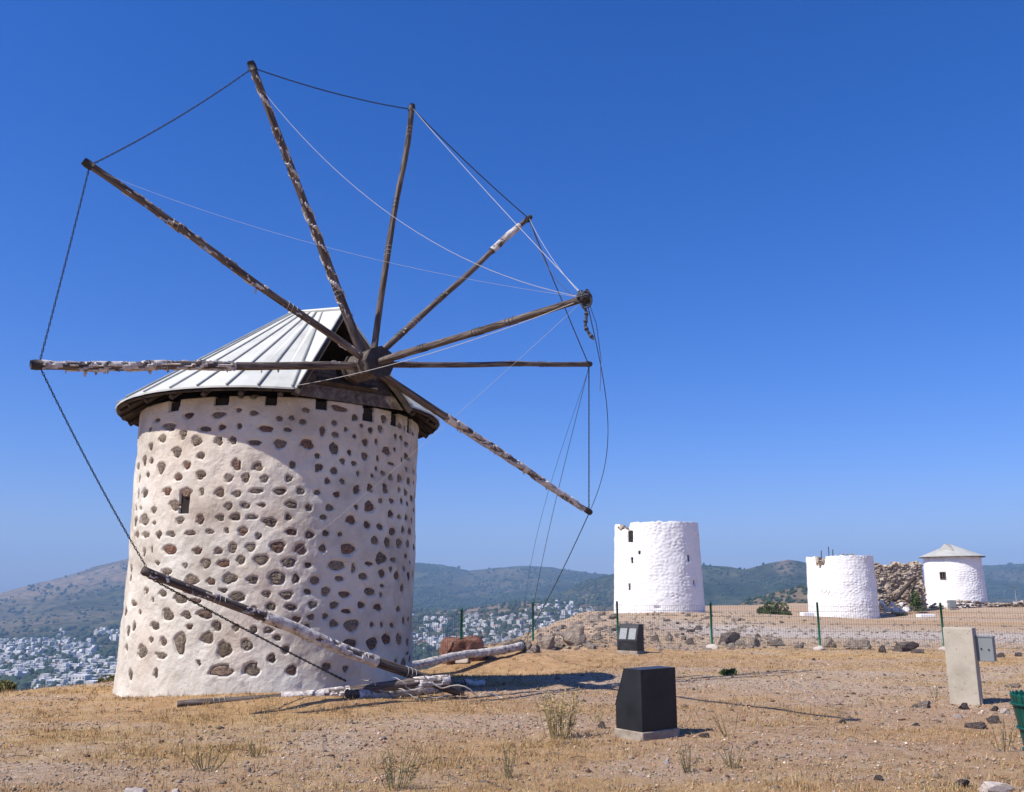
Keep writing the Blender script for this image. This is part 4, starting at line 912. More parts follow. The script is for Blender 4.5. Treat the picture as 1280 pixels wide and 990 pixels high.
def bush(px, py, w, h, label, mat='leaf_green', depth=None, n=1600, seed=1, leaf=.06, name='bush'):
    P = hit(px, py) if depth is None else at_depth(px, py, depth); ww = w * P[1] / F_PX / 2; hh = h * P[1] / F_PX
    t = empty(name, tuple(P), label, 'bush'); V_, f, tint = leaf_cloud(n, (ww, ww * .9, hh), leaf, seed)
    me = mesh('foliage', V_, f, False, [MATS[mat]]); vattr(me, 'tint', tint); obj('foliage', me, t)
    mb = MB(); rs = np.random.default_rng(seed)
    for _ in range(6): mb.tube([(0, 0, -.05), tuple(rs.uniform(-.5, .5, 2) * ww) + (hh * .6,)], [.025, .01], 4)
    obj('stems', mb.mesh('stems', [MATS['old_wood']]), t); return t
bush(967, 770, 46, 17, 'round green bush on the rise beside the squat tower mill', depth=57, n=2600, seed=3, leaf=.09)
bush(1146, 763, 22, 22, 'small green shrub growing in front of the rubble ruin', depth=68, n=1400, seed=4, leaf=.08)
bush(1126, 772, 12, 6, 'low olive shrub below the whitewashed lumps', depth=66, n=500, seed=5, leaf=.07)
bush(-4, 868, 60, 16, 'yellow green shrub at the drop beside the valley town', 'olive_leaf', depth=17.5, n=2600, seed=6, leaf=.045)
bush(138, 868, 40, 26, 'straggly green shrub at the rim just outside the mill wall', 'olive_leaf', depth=17.6, n=1100, seed=7, leaf=.045)
bush(911, 844, 24, 8, 'low bright green creeping plant on the bare gravel', n=900, seed=8, leaf=.05, name='creeping_plant')

def weed(px, py, w, h, label, group=None, mat='weed', stems=14, seed=1, leafy=True, name='weed', upright=.5, cat='weed', r=.004):
    P = hit(px, py); s_ = P[1] / F_PX; ww, hh = w * s_ / 2, h * s_
    t = empty(name, tuple(P), label, cat, group); rs = np.random.default_rng(seed); mb = MB(); L = []
    for _ in range(stems):
        a = rs.uniform(0, 6.28); rr_ = rs.uniform(.15, 1.25) ** .7 * ww; tp = np.array([math.cos(a) * rr_, math.sin(a) * rr_ * .8, hh * rs.uniform(.55, 1)])
        b0 = np.array([math.cos(a), math.sin(a), 0]) * rr_ * (.12 + .35 * upright); b0[2] = -.02
        mid_ = (b0 + tp) / 2 + rs.normal(size=3) * ww * .08; P3 = [b0, mid_, tp]
        mb.tube(P3, [r, r * .8, r * .5], 4)
        for _ in range(16 if leafy else 4):
            u_ = rs.uniform(.25, 1); c0 = b0 + (tp - b0) * u_ + (mid_ - (b0 + tp) / 2) * (1 - abs(2 * u_ - 1)); d = rs.normal(size=3); d[2] = abs(d[2]); d /= np.linalg.norm(d); e = np.cross(d, rs.normal(size=3)); e /= np.linalg.norm(e)
            ln = hh * rs.uniform(.05, .11); L.append((c0, c0 + d * ln * .5 + e * ln * .13, c0 + d * ln, c0 + d * ln * .5 - e * ln * .13))
    me = mb.mesh('stems', [MATS[mat]]); vattr(me, 'tint', np.ones((len(me.vertices), 3)) * .8); obj('stems', me, t)
    V_ = np.array(L).reshape(-1, 3); me = mesh('leaves', V_, np.arange(len(V_)).reshape(-1, 4), False, [MATS[mat]])
    vattr(me, 'tint', np.repeat(rs.uniform(.6, 1.4, (len(L), 1)) * np.ones((1, 3)), 4, 0)); obj('leaves', me, t); return t
weed(697, 922, 56, 58, 'tall straw coloured dry bush standing between the mill and the black box', None, 'dry_stem', 42, 31, True, 'dry_bush', .9, 'bush', .0045)
weed(258, 963, 46, 34, 'grey green weed in trampled straw, below the mill wall', None, 'weed', 14, 32)
weed(318, 948, 26, 22, 'thin weed sprig on a gravel patch by the mill', None, 'weed', 8, 33)
weed(494, 988, 60, 52, 'spreading scraggy weed on gravel, below the short canvas log', None, 'weed', 18, 34)
weed(634, 974, 24, 38, 'narrow upright grey weed between the dry bush and the scraggy weed', None, 'weed', 10, 35)
weed(862, 966, 26, 30, 'small dry weed just below the black box plinth', None, 'weed', 9, 36)
weed(914, 960, 34, 28, 'leafy little weed on gravel off the black box plinth', None, 'weed', 12, 37)
weed(912, 921, 36, 30, 'bare twiggy weed beside the long thin shadow', None, 'weed', 7, 38, False)
weed(1253, 940, 44, 42, 'bare branching weed beside the green bin', None, 'weed', 9, 39, False)
weed(790, 915, 20, 20, 'tuft of dry weed against the black box plinth', None, 'dry_stem', 10, 40)
weed(177, 866, 22, 34, 'reddish dry weed against the foot of the mill wall', None, 'dry_stem', 22, 41)
weed(360, 858, 60, 24, 'wide green and straw weeds along the mill wall foot', None, 'weed', 26, 42)
weed(270, 864, 70, 14, 'fringe of orange dry grass along the mill wall foot', None, 'dry_stem', 50, 43)
weed(745, 903, 22, 14, 'pale dry tuft between the straw bush and black box', None, 'dry_stem', 10, 44)
weed(1168, 872, 26, 20, 'dry thistle sprig before the concrete pillar', None, 'weed', 6, 45, False)
weed(1203, 879, 14, 18, 'thin dark weed against the concrete pillar face', None, 'weed', 6, 46, False)

# ------------------------------------------------------------------ rocks
ROCKS = [(838,802,17,15,'rock_tan'),(818,802,12,11,'rock_tan'),(864,806,13,9,'rock_dark'),(911,807,33,20,'rock_dark'),(927,808,17,11,'rock_tan'),(944,809,20,14,'rock_tan'),(973,808,35,14,'rock_tan'),(1001,811,18,8,'rock_tan'),(1040,810,22,18,'rock_tan'),(1073,812,36,17,'rock_tan'),(1104,816,11,10,'rock_dark'),(1134,815,38,15,'rock_dark'),(1151,817,17,8,'rock_dark'),(1253,822,13,7,'rock_dark'),(1276,821,12,8,'rock_dark'),(856,801,9,8,'rock_tan')]
OWN = {911: 'largest dark boulder of the row along the fence foot', 1134: 'long low dark boulder at the fence foot before the road', 1073: 'widest tan boulder of the row along the fence foot', 973: 'long flat topped tan boulder at the fence foot', 1253: 'small dark boulder behind the metal box of the pillar', 838: 'upright tan boulder next to the box with notices', 1040: 'tan boulder hard against a fence post footing'}
for k, (px, py, w, h, mt) in enumerate(ROCKS):
    scatter_rock(px, py, w, h, mt, OWN.get(px) or {'rock_tan': 'smaller tan boulder in the row of rocks along the mesh fence', 'rock_dark': 'smaller dark boulder in the row of rocks along the mesh fence'}[mt], None if px in OWN else {'rock_tan': 'tan rocks along the fence', 'rock_dark': 'dark rocks along the fence'}[mt], 'boulder', k % 8)
P = hit(576, 829); v, f = ico(3); v = v / np.abs(v).max(1)[:, None] ** .82; v = v / np.abs(v).max(0); v = v + .10 * np.stack([fbm(v[:, 0] * 2.3 + 9 * q, v[:, 1] * 2.3, v[:, 2] * 2.3, 4) for q in range(3)], -1); v = v * (1 + .22 * fbm(v[:, 0] * 1.7, v[:, 1] * 1.7, v[:, 2] * 1.7 + 4, 5))[:, None]
o = obj('boulder', mesh('boulder', v * (.52, .42, .36), f, False, [MATS['rock_red']])); o.location = (P[0], P[1] + .4, P[2] + .26); o.rotation_euler = (.05, -.05, .35); tag(o, 'big square rust red boulder beside the canvas wrapped spar', 'rock')
scatter_rock(603, 826, 18, 20, 'rock_dark', 'dark grey boulder tucked against the red boulder', None, 'boulder', 3)
for k, (px, py, w, h, d) in enumerate(((641, 815, 30, 18, 22.5), (659, 816, 20, 20, 23.2), (684, 812, 30, 24, 24.5), (719, 808, 38, 28, 26), (668, 817, 22, 12, 22.8), (739, 812, 22, 12, 25.5), (527, 836, 28, 14, 19.5), (547, 830, 24, 13, 20.5), (620, 817, 20, 10, 22.5), (700, 810, 16, 12, 25.0))):
    scatter_rock(px, py, w, h, 'rock_tan', 'tan boulder in the broken rocks at the drop by the mill', 'broken rocks at the drop', 'boulder', (k * 3 + 1) % 8)
rs = np.random.default_rng(44)
for k in range(46):
    px = rs.uniform(690, 960); py = rs.uniform(768, 800)
    if py < 768 + max(0, (745 - px) * .45): continue
    w = rs.uniform(5, 17) * (1.3 if px < 780 else .8); scatter_rock(px, py, w, w * rs.uniform(.4, .7), 'rock_tan' if rs.random() < .8 else 'rock_dark', 'rock half buried in the stony rise below the tall white tower', 'rocks on the stony rise', 'rock', int(rs.integers(8)), sink=.2)
for (px, py, w, h, mt, lab) in ((1158, 886, 26, 10, 'rock_tan', 'flat tan stone lying near the concrete pillar'), (1207, 888, 17, 9, 'rock_dark', 'dark stone at the foot of the concrete pillar'), (1198, 899, 12, 7, 'rock_pale', 'white stone below the concrete pillar'), (1221, 912, 27, 10, 'rock_dark', 'long dark brown stone between the pillar and the bin'), (1248, 906, 20, 11, 'rock_dark', 'grey brown stone just beside the green bin'), (1246, 889, 12, 7, 'rock_dark', 'little dark stone in the pillar shadow'), (1259, 893, 14, 10, 'rock_pale', 'pale pink stone behind the green bin'), (1147, 909, 13, 5, 'rock_dark', 'small flat dark stone out on the gravel'), (1205, 985, 22, 11, 'rock_dark', 'grey stone in the straw below the pillar'), (1248, 995, 44, 18, 'rock_pale', 'big pale stone below the green bin'), (1101, 977, 13, 9, 'rock_dark', 'dark stone alone in the straw'), (833, 957, 11, 7, 'rock_pale', 'white stone below the black box'), (754, 911, 12, 9, 'rock_dark', 'dark stone between the dry bush and black box'), (168, 994, 34, 9, 'rock_pale', 'flat pale stone in the straw below the mill'), (219, 993, 14, 6, 'rock_pale', 'small flat pale stone beside the larger pale one'), (1128, 902, 12, 4, 'rock_red', 'flat reddish stone on the gravel'), (1055, 905, 10, 5, 'rock_dark', 'dark stone by the tip of the long shadow'), (880, 922, 14, 6, 'rock_dark', 'dark clods beside the black box plinth'), (1018, 826, 8, 5, 'rock_dark', 'small black stone on the straw before the fence'), (1268, 860, 20, 6, 'rock_tan', 'flat tan stone behind the metal box')):
    scatter_rock(px, py, w, h, mt, lab, None, 'stone', cat='stone')

mb = MB()
for _ in range(2400):
    px = rs.uniform(600, 1290); py = rs.uniform(764, 813)
    if rs.random() > (1.0 if px < 960 else .3): continue
    P = hit(px, py)
    if P[1] < 22.5 or P[1] > 75: continue
    v, f = ROCKL[int(rs.integers(8))]; s_ = rs.uniform(.03, .12) * (1.5 if rs.random() < .12 else 1); a = rs.uniform(0, 6.28); Mr = np.array([[math.cos(a), -math.sin(a), 0], [math.sin(a), math.cos(a), 0], [0, 0, 1]])
    mb.add([tuple(q) for q in (v * (s_, s_ * .8, s_ * .6)) @ Mr.T + P + (0, 0, s_ * .1)], [tuple(q) for q in f])
tag(obj('loose_stones', mb.mesh('loose_stones', [MATS['rock_tan']])), 'loose stones littering the rise beyond the mesh fence', 'stones', kind='stuff')

# ------------------------------------------------------------------ fence
PX = [(576, 807, 23.5), (666, 808, 27.4), (773, 807, 27.6), (890, 810, 26.6), (1025.5, 812, 25.9), (1181, 813, 25.7), (1362, 818, 24.8)]
posts = []
for px, py, d in PX:
    p = at_depth(px, py, d); posts.append(np.array([p[0], p[1], min(p[2], Hs(p[0], p[1]) + .05)]))
posts.insert(0, np.array([-4.2, 21.6, Hs(-4.2, 21.6)]))
fe = empty('mesh_fence', tuple(posts[1]), 'green post and wire mesh fence crossing the ridge in front of the towers', 'fence')
F0 = posts[1]
for k, p in enumerate(posts):
    q = p - F0; mb = MB(); lean = np.array([random.uniform(-.02, .02), 0, 0]); hgt = 1.28
    mb.tube([q - (0, 0, .3), q + lean + (0, 0, hgt)], .033, 8); mb.tube([q + lean + (0, 0, hgt), q + lean + (0, 0, hgt + .03)], [.037, .025], 8)
    obj('post', mb.mesh('post', [MATS['green_paint']], True), fe)
    v, f = rock_verts(300 + k, 2, 4, .08); me = mesh('post_footing', v * (.22, .2, .12) + q + (0, -.05, .0), f, False, [MATS['rock_pale']]); obj('post_footing', me, fe)
for k in range(len(posts) - 1):
    a, b2 = posts[k] - F0, posts[k + 1] - F0; L = np.linalg.norm(b2 - a); nv = int(L / .065); mb = MB()
    for i_ in range(1, nv):
        t = i_ / nv; p = a + (b2 - a) * t; g = H(np.array([p[0] + F0[0]]), np.array([p[1] + F0[1]]))[0] - F0[2]
        mb.tube([p + (0, 0, min(.08, g - p[2] + .1)), p + (0, 0, 1.2)], .0036, 3, cap=False)
    for zz_ in (.1, .3, .5, .7, .9, 1.05, 1.2): mb.tube([a + (0, .003, zz_), b2 + (0, .003, zz_)], .0042, 3, cap=False)
    tag(obj('wire_panel', mb.mesh('wire_panel', [MATS['fence_wire']]), fe), kind='stuff')

# ------------------------------------------------------------------ black information boxes
def info_box(name, label, loc, rz, sheets):
    t = empty(name, loc, label, 'information box', None, rz); W_, D_, H_ = .58, .42, .67
    # profile (y forward = reading side): vertical back, sloped reading face
    prof = [(0, 0), (D_, 0), (D_, .25), (D_ * .62, H_), (0, H_)]
    mb = MB(); v = [(-W_ / 2, y_, z_ + .11) for y_, z_ in prof] + [(W_ / 2, y_, z_ + .11) for y_, z_ in prof]; n_ = 5
    mb.add(v, [tuple(range(n_)), tuple(reversed(range(n_, 2 * n_)))] + [(q, q + n_, (q + 1) % n_ + n_, (q + 1) % n_) for q in range(n_)])
    me = mb.mesh('case', [MATS['black_panel']]); import bmesh
    bm = bmesh.new(); bm.from_mesh(me); bmesh.ops.recalc_face_normals(bm, faces=bm.faces); bmesh.ops.bevel(bm, geom=list(bm.edges), offset=.004, segments=1, affect='EDGES'); bm.to_mesh(me); bm.free()
    obj('case', me, t)
    base_ = bevel_box_mesh('plinth', (-W_ / 2 - .015, -.02, -.15), (W_ / 2 + .015, D_ + .02, .108), .016, MATS['dirty_concrete'], 3); obj('plinth', base_, t)
    d = Vector((0, D_ * .62 - D_, H_ - .25)).normalized(); nrm = Vector((0, d.z, -d.y)); 
    for sgn in (-1, 1):
        M = Matrix.Identity(4); c0 = Vector((sgn * .135, D_, .25 + .11)) + d * .19 + nrm * .006
        xa = Vector((-1, 0, 0))
        for r_ in range(3): M[r_][0] = xa[r_]; M[r_][1] = d[r_]; M[r_][2] = nrm[r_]; M[r_][3] = c0[r_]
        fr = MB(); 
        for lo, hi in (((-.125, -.17, -.004), (.125, -.15, .008)), ((-.125, .15, -.004), (.125, .17, .008)), ((-.125, -.15, -.004), (-.105, .15, .008)), ((.105, -.15, -.004), (.125, .15, .008))): fr.box(lo, hi, 0, M)
        fo = obj('sheet_frame', fr.mesh('sheet_frame', [MATS['black_panel']]), t)
        sh_ = MB(); sh_.box((-.105, -.15, -.003), (.105, .15, .001), 0, M); obj('notice_sheet', sh_.mesh('notice_sheet', [MATS['sheet_paper']]), fo)
    for sgn in (-1, 1):      # raised side cheeks along the reading face
        mb = MB(); xa = sgn * (W_ / 2 - .008)
        v = [(xa - .008, D_ + .0, .36), (xa - .008, D_ + .012, .36), (xa - .008, D_ * .62 + .012, H_ + .11), (xa - .008, D_ * .62, H_ + .11)]; v += [(a + .016, b_, c_) for a, b_, c_ in v]
        mb.add(v, [(0, 1, 2, 3), (7, 6, 5, 4), (0, 4, 5, 1), (1, 5, 6, 2), (2, 6, 7, 3), (3, 7, 4, 0)]); obj('cheek', mb.mesh('cheek', [MATS['black_panel']]), t)
    return t
c0 = hit(803, 927); dirw = np.array([.793, .61]); cen = np.array([1.458, 10.42]) + dirw * .29
info_box('information_box', 'black slant topped information box on concrete plinth, showing its plain back', (cen[0], cen[1], Hs(cen[0], cen[1]) - .02), math.atan2(dirw[1], dirw[0]), True)
p = hit(785, 818); rz2 = math.pi - R(35)
info_box('information_box', 'black information box by the fence with two pale notice sheets', (p[0] + .22, p[1] + .36, p[2] - .02), rz2, True)

# ------------------------------------------------------------------ concrete pillar with meter box
p = hit(1213, 881); pl = empty('concrete_pillar', (p[0], p[1] + .1, p[2]), 'weathered concrete pillar standing in front of the mesh fence', 'pillar', None, R(-40))
obj('shaft', bevel_box_mesh('shaft', (-.205, -.11, -.3), (.205, .11, 1.10), .014, MATS['concrete']), pl)
mbx = empty('meter_box', (p[0] + .235, p[1] + .0, p[2] + .62), 'small grey metal box fixed to the side of the pillar', 'meter box', None, R(-40))
obj('case', bevel_box_mesh('case', (-.045, -.06, 0), (.19, .1, .345), .008, MATS['grey_metal']), mbx)
for k, (x_, z_) in enumerate(((.03, .18), (.13, .17))):
    mb = MB(); mb.tube([(x_, -.0605, z_), (x_, -.072, z_)], .013, 8); obj('lock', mb.mesh('lock', [MATS['iron']]), mbx)
mb = MB(); mb.box((-.05, -.068, .345), (.2, .105, .362)); obj('cover', mb.mesh('cover', [MATS['grey_metal']]), mbx)

# ------------------------------------------------------------------ green litter bin (cut by the frame)
p = at_depth(1318, 972, 8.9); g = Hs(p[0], p[1])
bn = empty('litter_bin', (p[0], p[1], g), 'green slatted litter bin on a green post beside the stones', 'litter bin')
mb = MB(); mb.tube([(.33, .12, -.1), (.33, .12, .98)], .04, 10); mb.tube([(.33, .12, .98), (.33, .12, 1.0)], [.045, .03], 10); obj('post', mb.mesh('post', [MATS['bin_green']], True), bn)
for k in range(28):
    a = 2 * math.pi * k / 28; mb = MB(); c_, s_ = math.cos(a), math.sin(a); tn = np.array([-s_, c_, 0]) * .030
    lo, hi = np.array([c_ * .20, s_ * .20, .10]), np.array([c_ * .285, s_ * .285, .66]); n_ = np.array([c_, s_, 0]) * .009
    mb.add([lo - tn * .7 - n_, lo + tn * .7 - n_, hi + tn - n_, hi - tn - n_, lo - tn * .7 + n_, lo + tn * .7 + n_, hi + tn + n_, hi - tn * .9 + n_, hi + (0, 0, .03)], [(3, 2, 1, 0), (4, 5, 6, 7), (0, 1, 5, 4), (1, 2, 6, 5), (0, 4, 7, 3), (2, 3, 8), (6, 2, 8), (7, 6, 8), (3, 7, 8)])
    obj('slat', mb.mesh('slat', [MATS['bin_green']]), bn)
for z_, r_ in ((.16, .218), (.36, .247), (.58, .278)):
    mb = MB(); P = [(math.cos(a) * (r_ + .012), math.sin(a) * (r_ + .012), z_) for a in np.linspace(0, 2 * math.pi, 37)]; mb.tube(P, .013, 6, cap=False); obj('ring', mb.mesh('ring', [MATS['bin_green']], True), bn)
mb = MB(); mb.tube([(0, 0, .09), (0, 0, .105)], .205, 20); obj('floor_plate', mb.mesh('floor_plate', [MATS['bin_green']]), bn)
mb = MB(); mb.tube([(.29, .105, .40), (.33, .12, .40)], .03, 8); mb.tube([(.29, .105, .6), (.33, .12, .6)], .03, 8); obj('bracket', mb.mesh('bracket', [MATS['bin_green']], True), bn)
mb = MB(); v, f = ico(2); mb.add([tuple(q * (.085, .085, .055) + (-.09, -.27, .235)) for q in v], [tuple(q) for q in f]); obj('hinge_cap', mb.mesh('hinge_cap', [MATS['bin_green']], True), bn)

# ------------------------------------------------------------------ straw, gravel and litter on the ground
def view_scatter(n, r0, r1, seed, pw=1.0):
    rs = np.random.default_rng(seed); az = rs.uniform(-.66, .66, n); u = rs.uniform(0, 1, n) ** pw
    r = r0 * (r1 / r0) ** u
    x, y = np.sin(az) * r, np.cos(az) * r; return rs, x, y, r
MILL_OK = lambda x, y: np.hypot(x - MC[0], y - MC[1]) > 2.53
simple('straw_blades', [(0.3, (0.36, 0.24, 0.11)), (0.7, (0.52, 0.38, 0.20))], 1.2, 0.9, vcol='tint')
simple('gravel_bits', [(0.3, (0.34, 0.265, 0.20)), (0.7, (0.48, 0.39, 0.305))], 1.2, 0.95, vcol='tint')
rs, x, y, r = view_scatter(430000, 5.0, 34, 61)
r2_, x2, y2, _ = view_scatter(9000, 5.0, 24, 66); k2 = np.repeat(np.arange(9000), 14); x2 = x2[k2] + r2_.normal(size=len(k2)) * .028; y2 = y2[k2] + r2_.normal(size=len(k2)) * .028; nb_ = len(x); x = np.concatenate([x, x2]); y = np.concatenate([y, y2]); r = np.hypot(x, y); tuft = np.arange(len(x)) >= nb_
k = (rs.uniform(0, 1, len(x)) < (0.05 + grass_mask(x, y) ** 1.6 * (0.35 + 0.65 * sstep(-.35, .35, fbm(x * 1.6, y * 1.6, 2.1, 3))))) & MILL_OK(x, y) & (edge_dist(x, y) < .8)
x, y, r, tuft = x[k], y[k], r[k], tuft[k]; n_ = len(x); z = H(x, y) + .012
hgt = rs.uniform(.010, .034, n_) * (1 + .8 * (rs.uniform(0, 1, n_) > .93)); hgt = np.where(tuft, hgt * 2.3, hgt); a = rs.uniform(0, 6.28, n_); lean = np.where(tuft, rs.uniform(.1, .8, n_), rs.uniform(.3, 2.0, n_)) * hgt
w = (.0012 + .00022 * r) * rs.uniform(.6, 1.3, n_)
p = np.stack([x, y, z - .01], -1); d = np.stack([np.cos(a), np.sin(a), 0 * a], -1); tn = np.stack([-np.sin(a), np.cos(a), 0 * a], -1)
tip = p + d * lean[:, None] + np.stack([0 * a, 0 * a, hgt], -1)
V_ = np.stack([p - tn * w[:, None], p + tn * w[:, None], tip], 1).reshape(-1, 3)
me = mesh('dry_grass', V_, np.arange(len(V_)).reshape(-1, 3), False, [MATS['straw_blades']])
tint = rs.uniform(.5, 1.25, (n_, 1)) * np.where(rs.uniform(0, 1, (n_, 1)) < .12, np.array([[.75, .85, .55]]), np.array([[1, 1, 1.0]])) * np.where(rs.uniform(0, 1, (n_, 1)) < .2, np.array([[.85, .62, .5]]), np.array([[1, 1, 1.0]]))
vattr(me, 'tint', np.repeat(tint, 3, 0)); tag(obj('dry_grass', me), 'short trampled straw grass covering the ridge top', 'grass', kind='stuff')
OCT = np.array([(1, 0, 0), (-1, 0, 0), (0, 1, 0), (0, -1, 0), (0, 0, 1), (0, 0, -1)], float); OF = np.array([(0, 2, 4), (2, 1, 4), (1, 3, 4), (3, 0, 4), (2, 0, 5), (1, 2, 5), (3, 1, 5), (0, 3, 5)])
rs, x, y, r = view_scatter(60000, 5.0, 42, 62)
k = (rs.uniform(0, 1, len(x)) < .18 + .82 * (1 - grass_mask(x, y))) & MILL_OK(x, y) & (edge_dist(x, y) < .8)
x, y, r = x[k], y[k], r[k]; n_ = len(x); z = H(x, y) + .008
s_ = .004 + .014 * rs.uniform(0, 1, n_) ** 3 + .0004 * r + .035 * (rs.uniform(0, 1, n_) > .975) * rs.uniform(.3, 1, n_) ** 2
sh = OCT[None] * rs.uniform(.6, 1.3, (n_, 6, 1)) * s_[:, None, None] * np.array([1.2, 1.0, .7]); an = rs.uniform(0, 6.28, n_); c_, q_ = np.cos(an), np.sin(an)
xx = sh[:, :, 0] * c_[:, None] - sh[:, :, 1] * q_[:, None]; yy = sh[:, :, 0] * q_[:, None] + sh[:, :, 1] * c_[:, None]
V_ = np.stack([xx + x[:, None], yy + y[:, None], sh[:, :, 2] + z[:, None]], -1).reshape(-1, 3)
F_ = (OF[None] + np.arange(n_)[:, None, None] * 6).reshape(-1, 3)
me = mesh('gravel', V_, F_, False, [MATS['gravel_bits']])
tint = rs.uniform(.25, 1.25, (n_, 1)) * np.where(rs.uniform(0, 1, (n_, 1)) < .3, np.array([[1.0, .72, .6]]), np.array([[1, 1, 1.0]])); tint[rs.uniform(0, 1, n_) < .05] *= 1.7; tint[s_ > .03] *= .55
vattr(me, 'tint', np.repeat(tint, 6, 0)); tag(obj('gravel', me), 'loose gravel and pebbles strewn over the bare ground', 'gravel', kind='stuff')
# dry twigs and stalks lying about
mb = MB(); rs, x, y, r = view_scatter(420, 6, 24, 63)
for xx, yy in zip(x, y):
    if not (MILL_OK(xx, yy) and edge_dist(np.array([xx]), np.array([yy]))[0] < 0): continue
    a = rs.uniform(0, 6.28); ln = rs.uniform(.06, .22); zz_ = Hs(xx, yy)
    mb.tube([(xx, yy, zz_ + .012), (xx + math.cos(a) * ln * .5, yy + math.sin(a) * ln * .5, zz_ + .035), (xx + math.cos(a) * ln, yy + math.sin(a) * ln, zz_ + .02)], .0035, 3)
tag(obj('dry_twigs', mb.mesh('dry_twigs', [MATS['wood']])), 'broken dry twigs scattered over the straw and gravel', 'twigs', kind='stuff')

# ------------------------------------------------------------------ the town in the valley
FR = 420 * (6200 / 420) ** np.linspace(0, 1, 420); FA = np.linspace(-.72, .72, 700)
_A, _R = np.meshgrid(FA, FR, indexing='ij'); FH = H(np.sin(_A) * _R, np.cos(_A) * _R)
def far_hit(px, py):
    r = ray(px, py); hz = math.hypot(r[0], r[1]); az = math.atan2(r[0], r[1])
    u = (az + .72) / 1.44 * 699
    if not 0 <= u < 698: return None
    k0 = int(u); hh = FH[k0] * (1 - u + k0) + FH[k0 + 1] * (u - k0); los = EYE + FR * r[2] / hz
    k = np.nonzero(hh >= los)[0]
    if not len(k) or k[0] == 0: return None
    i = k[0]; d0, d1 = los[i - 1] - hh[i - 1], hh[i] - los[i]; t = d0 / (d0 + d1 + 1e-9); Rr = FR[i - 1] + t * (FR[i] - FR[i - 1])
    return np.array([math.sin(az) * Rr, math.cos(az) * Rr, los[i - 1] + t * (los[i] - los[i - 1])]), Rr
def house_mesh(seed):
    rs = np.random.default_rng(seed); mb = MB(); w, d, h = rs.uniform(7, 11), rs.uniform(7, 10), rs.choice([3.4, 6.2, 6.2, 9.0])
    mb.box((-w / 2, -d / 2, -4), (w / 2, d / 2, h))
    mb.box((-w / 2 - .15, -d / 2 - .15, h + .003), (w / 2 + .15, d / 2 + .15, h + .35))
    if rs.random() < .7:
        w2 = w * rs.uniform(.4, .7); sx = rs.choice([-1, 1]); mb.box((sx * w / 2 - (w2 if sx > 0 else 0) , -d / 2 + .4, h + .36), (sx * w / 2 + (0 if sx > 0 else w2), d / 2 - 1, h + 3.1))
    if rs.random() < .6:
        mb.box((w / 2 + .01, -d / 2 - 1, -4), (w / 2 + rs.uniform(3, 5), d / 4, max(2.8, h - 3)))
    st = int(h // 3)
    for f_ in range(st):
        for q in range(3):
            x_ = -w / 2 + w * (q + .5) / 3
            if rs.random() < .8: mb.box((x_ - .65, -d / 2 - .06, 1.0 + 3 * f_), (x_ + .65, -d / 2 + .02, 2.3 + 3 * f_), 1)
        mb.box((-w / 2 - .06, -d / 4, 1.0 + 3 * f_), (-w / 2 + .02, -d / 4 + 1.3, 2.3 + 3 * f_), 1); mb.box((w / 2 - .02, 0, 1.0 + 3 * f_), (w / 2 + .06, 1.3, 2.3 + 3 * f_), 1)
    return mb.mesh('house', [MATS['far_white'], MATS['far_window']])
def tiled_mesh(seed):
    rs = np.random.default_rng(seed); mb = MB(); w, d, h = rs.uniform(8, 11), rs.uniform(7, 9), rs.choice([3.4, 6.0])
    mb.box((-w / 2, -d / 2, -4), (w / 2, d / 2, h)); o_ = .5
    mb.add([(-w / 2 - o_, -d / 2 - o_, h + .01), (w / 2 + o_, -d / 2 - o_, h + .01), (w / 2 + o_, d / 2 + o_, h + .01), (-w / 2 - o_, d / 2 + o_, h + .01), (-w / 4, 0, h + 2), (w / 4, 0, h + 2)], [(0, 1, 5, 4), (1, 2, 5), (2, 3, 4, 5), (3, 0, 4), (3, 2, 1, 0)], 2)
    for q in range(3): mb.box((-w / 2 + w * (q + .5) / 3 - .6, -d / 2 - .06, 1), (-w / 2 + w * (q + .5) / 3 + .6, -d / 2 + .02, 2.3), 1)
    return mb.mesh('house', [MATS['far_white'], MATS['far_window'], MATS['far_tile']])
HM = [house_mesh(700 + k) for k in range(12)]; TM = [tiled_mesh(800 + k) for k in range(4)]
rs = np.random.default_rng(91); spots = []
def town_try(px, py, gap=1.0, tile=.06, zone=''):
    q = far_hit(px, py)
    if q is None: return
    P, Rr = q
    if Rr < 500: return
    for s in spots:
        if (s[0][0] - P[0]) ** 2 + (s[0][1] - P[1]) ** 2 < (9 * gap) ** 2: return
    spots.append((P, Rr, rs.random() < tile, zone))
for _ in range(2600):      # left valley town
    px = rs.uniform(-40, 190); py = 787 + 78 * rs.uniform(0, 1) ** 0.8
    cl = float(fbm(px / 34, py / 13, 5.0, 3))
    if cl < -.12 or (py < 800 and px < 70 + 20 * cl): continue
    town_try(px, py, 1.0, .03, 'valley')
for _ in range(3000):      # town climbing the slope right of the mill
    px = rs.uniform(470, 775); py = rs.uniform(753, 838)
    cl = float(fbm(px / 26, py / 12, 9.0, 3)); top = np.interp(px, [470, 520, 560, 600, 640, 665, 690, 720, 775], [782, 768, 770, 771, 772, 764, 754, 757, 774])
    if py < top or cl < -.10 + .004 * max(0, py - 805): continue
    town_try(px, py, 1.0, .12, 'slope')
spots.sort(key=lambda s: s[1])
LABELS = {('valley', False): ('white flat roofed house in the valley town past the mill wall', 'white houses in the valley town'), ('valley', True): ('white house with red tiled roof in the valley town', 'tiled houses in the valley town'),
          ('slope', False): ('white flat roofed house on the slope beyond the fallen spars', 'white houses on the far slope'), ('slope', True): ('white house with red tiled roof on the far slope', 'tiled houses on the far slope')}
vis = [s for s in spots if -10 < 640 + F_PX * s[0][0] / s[0][1] < 1290]
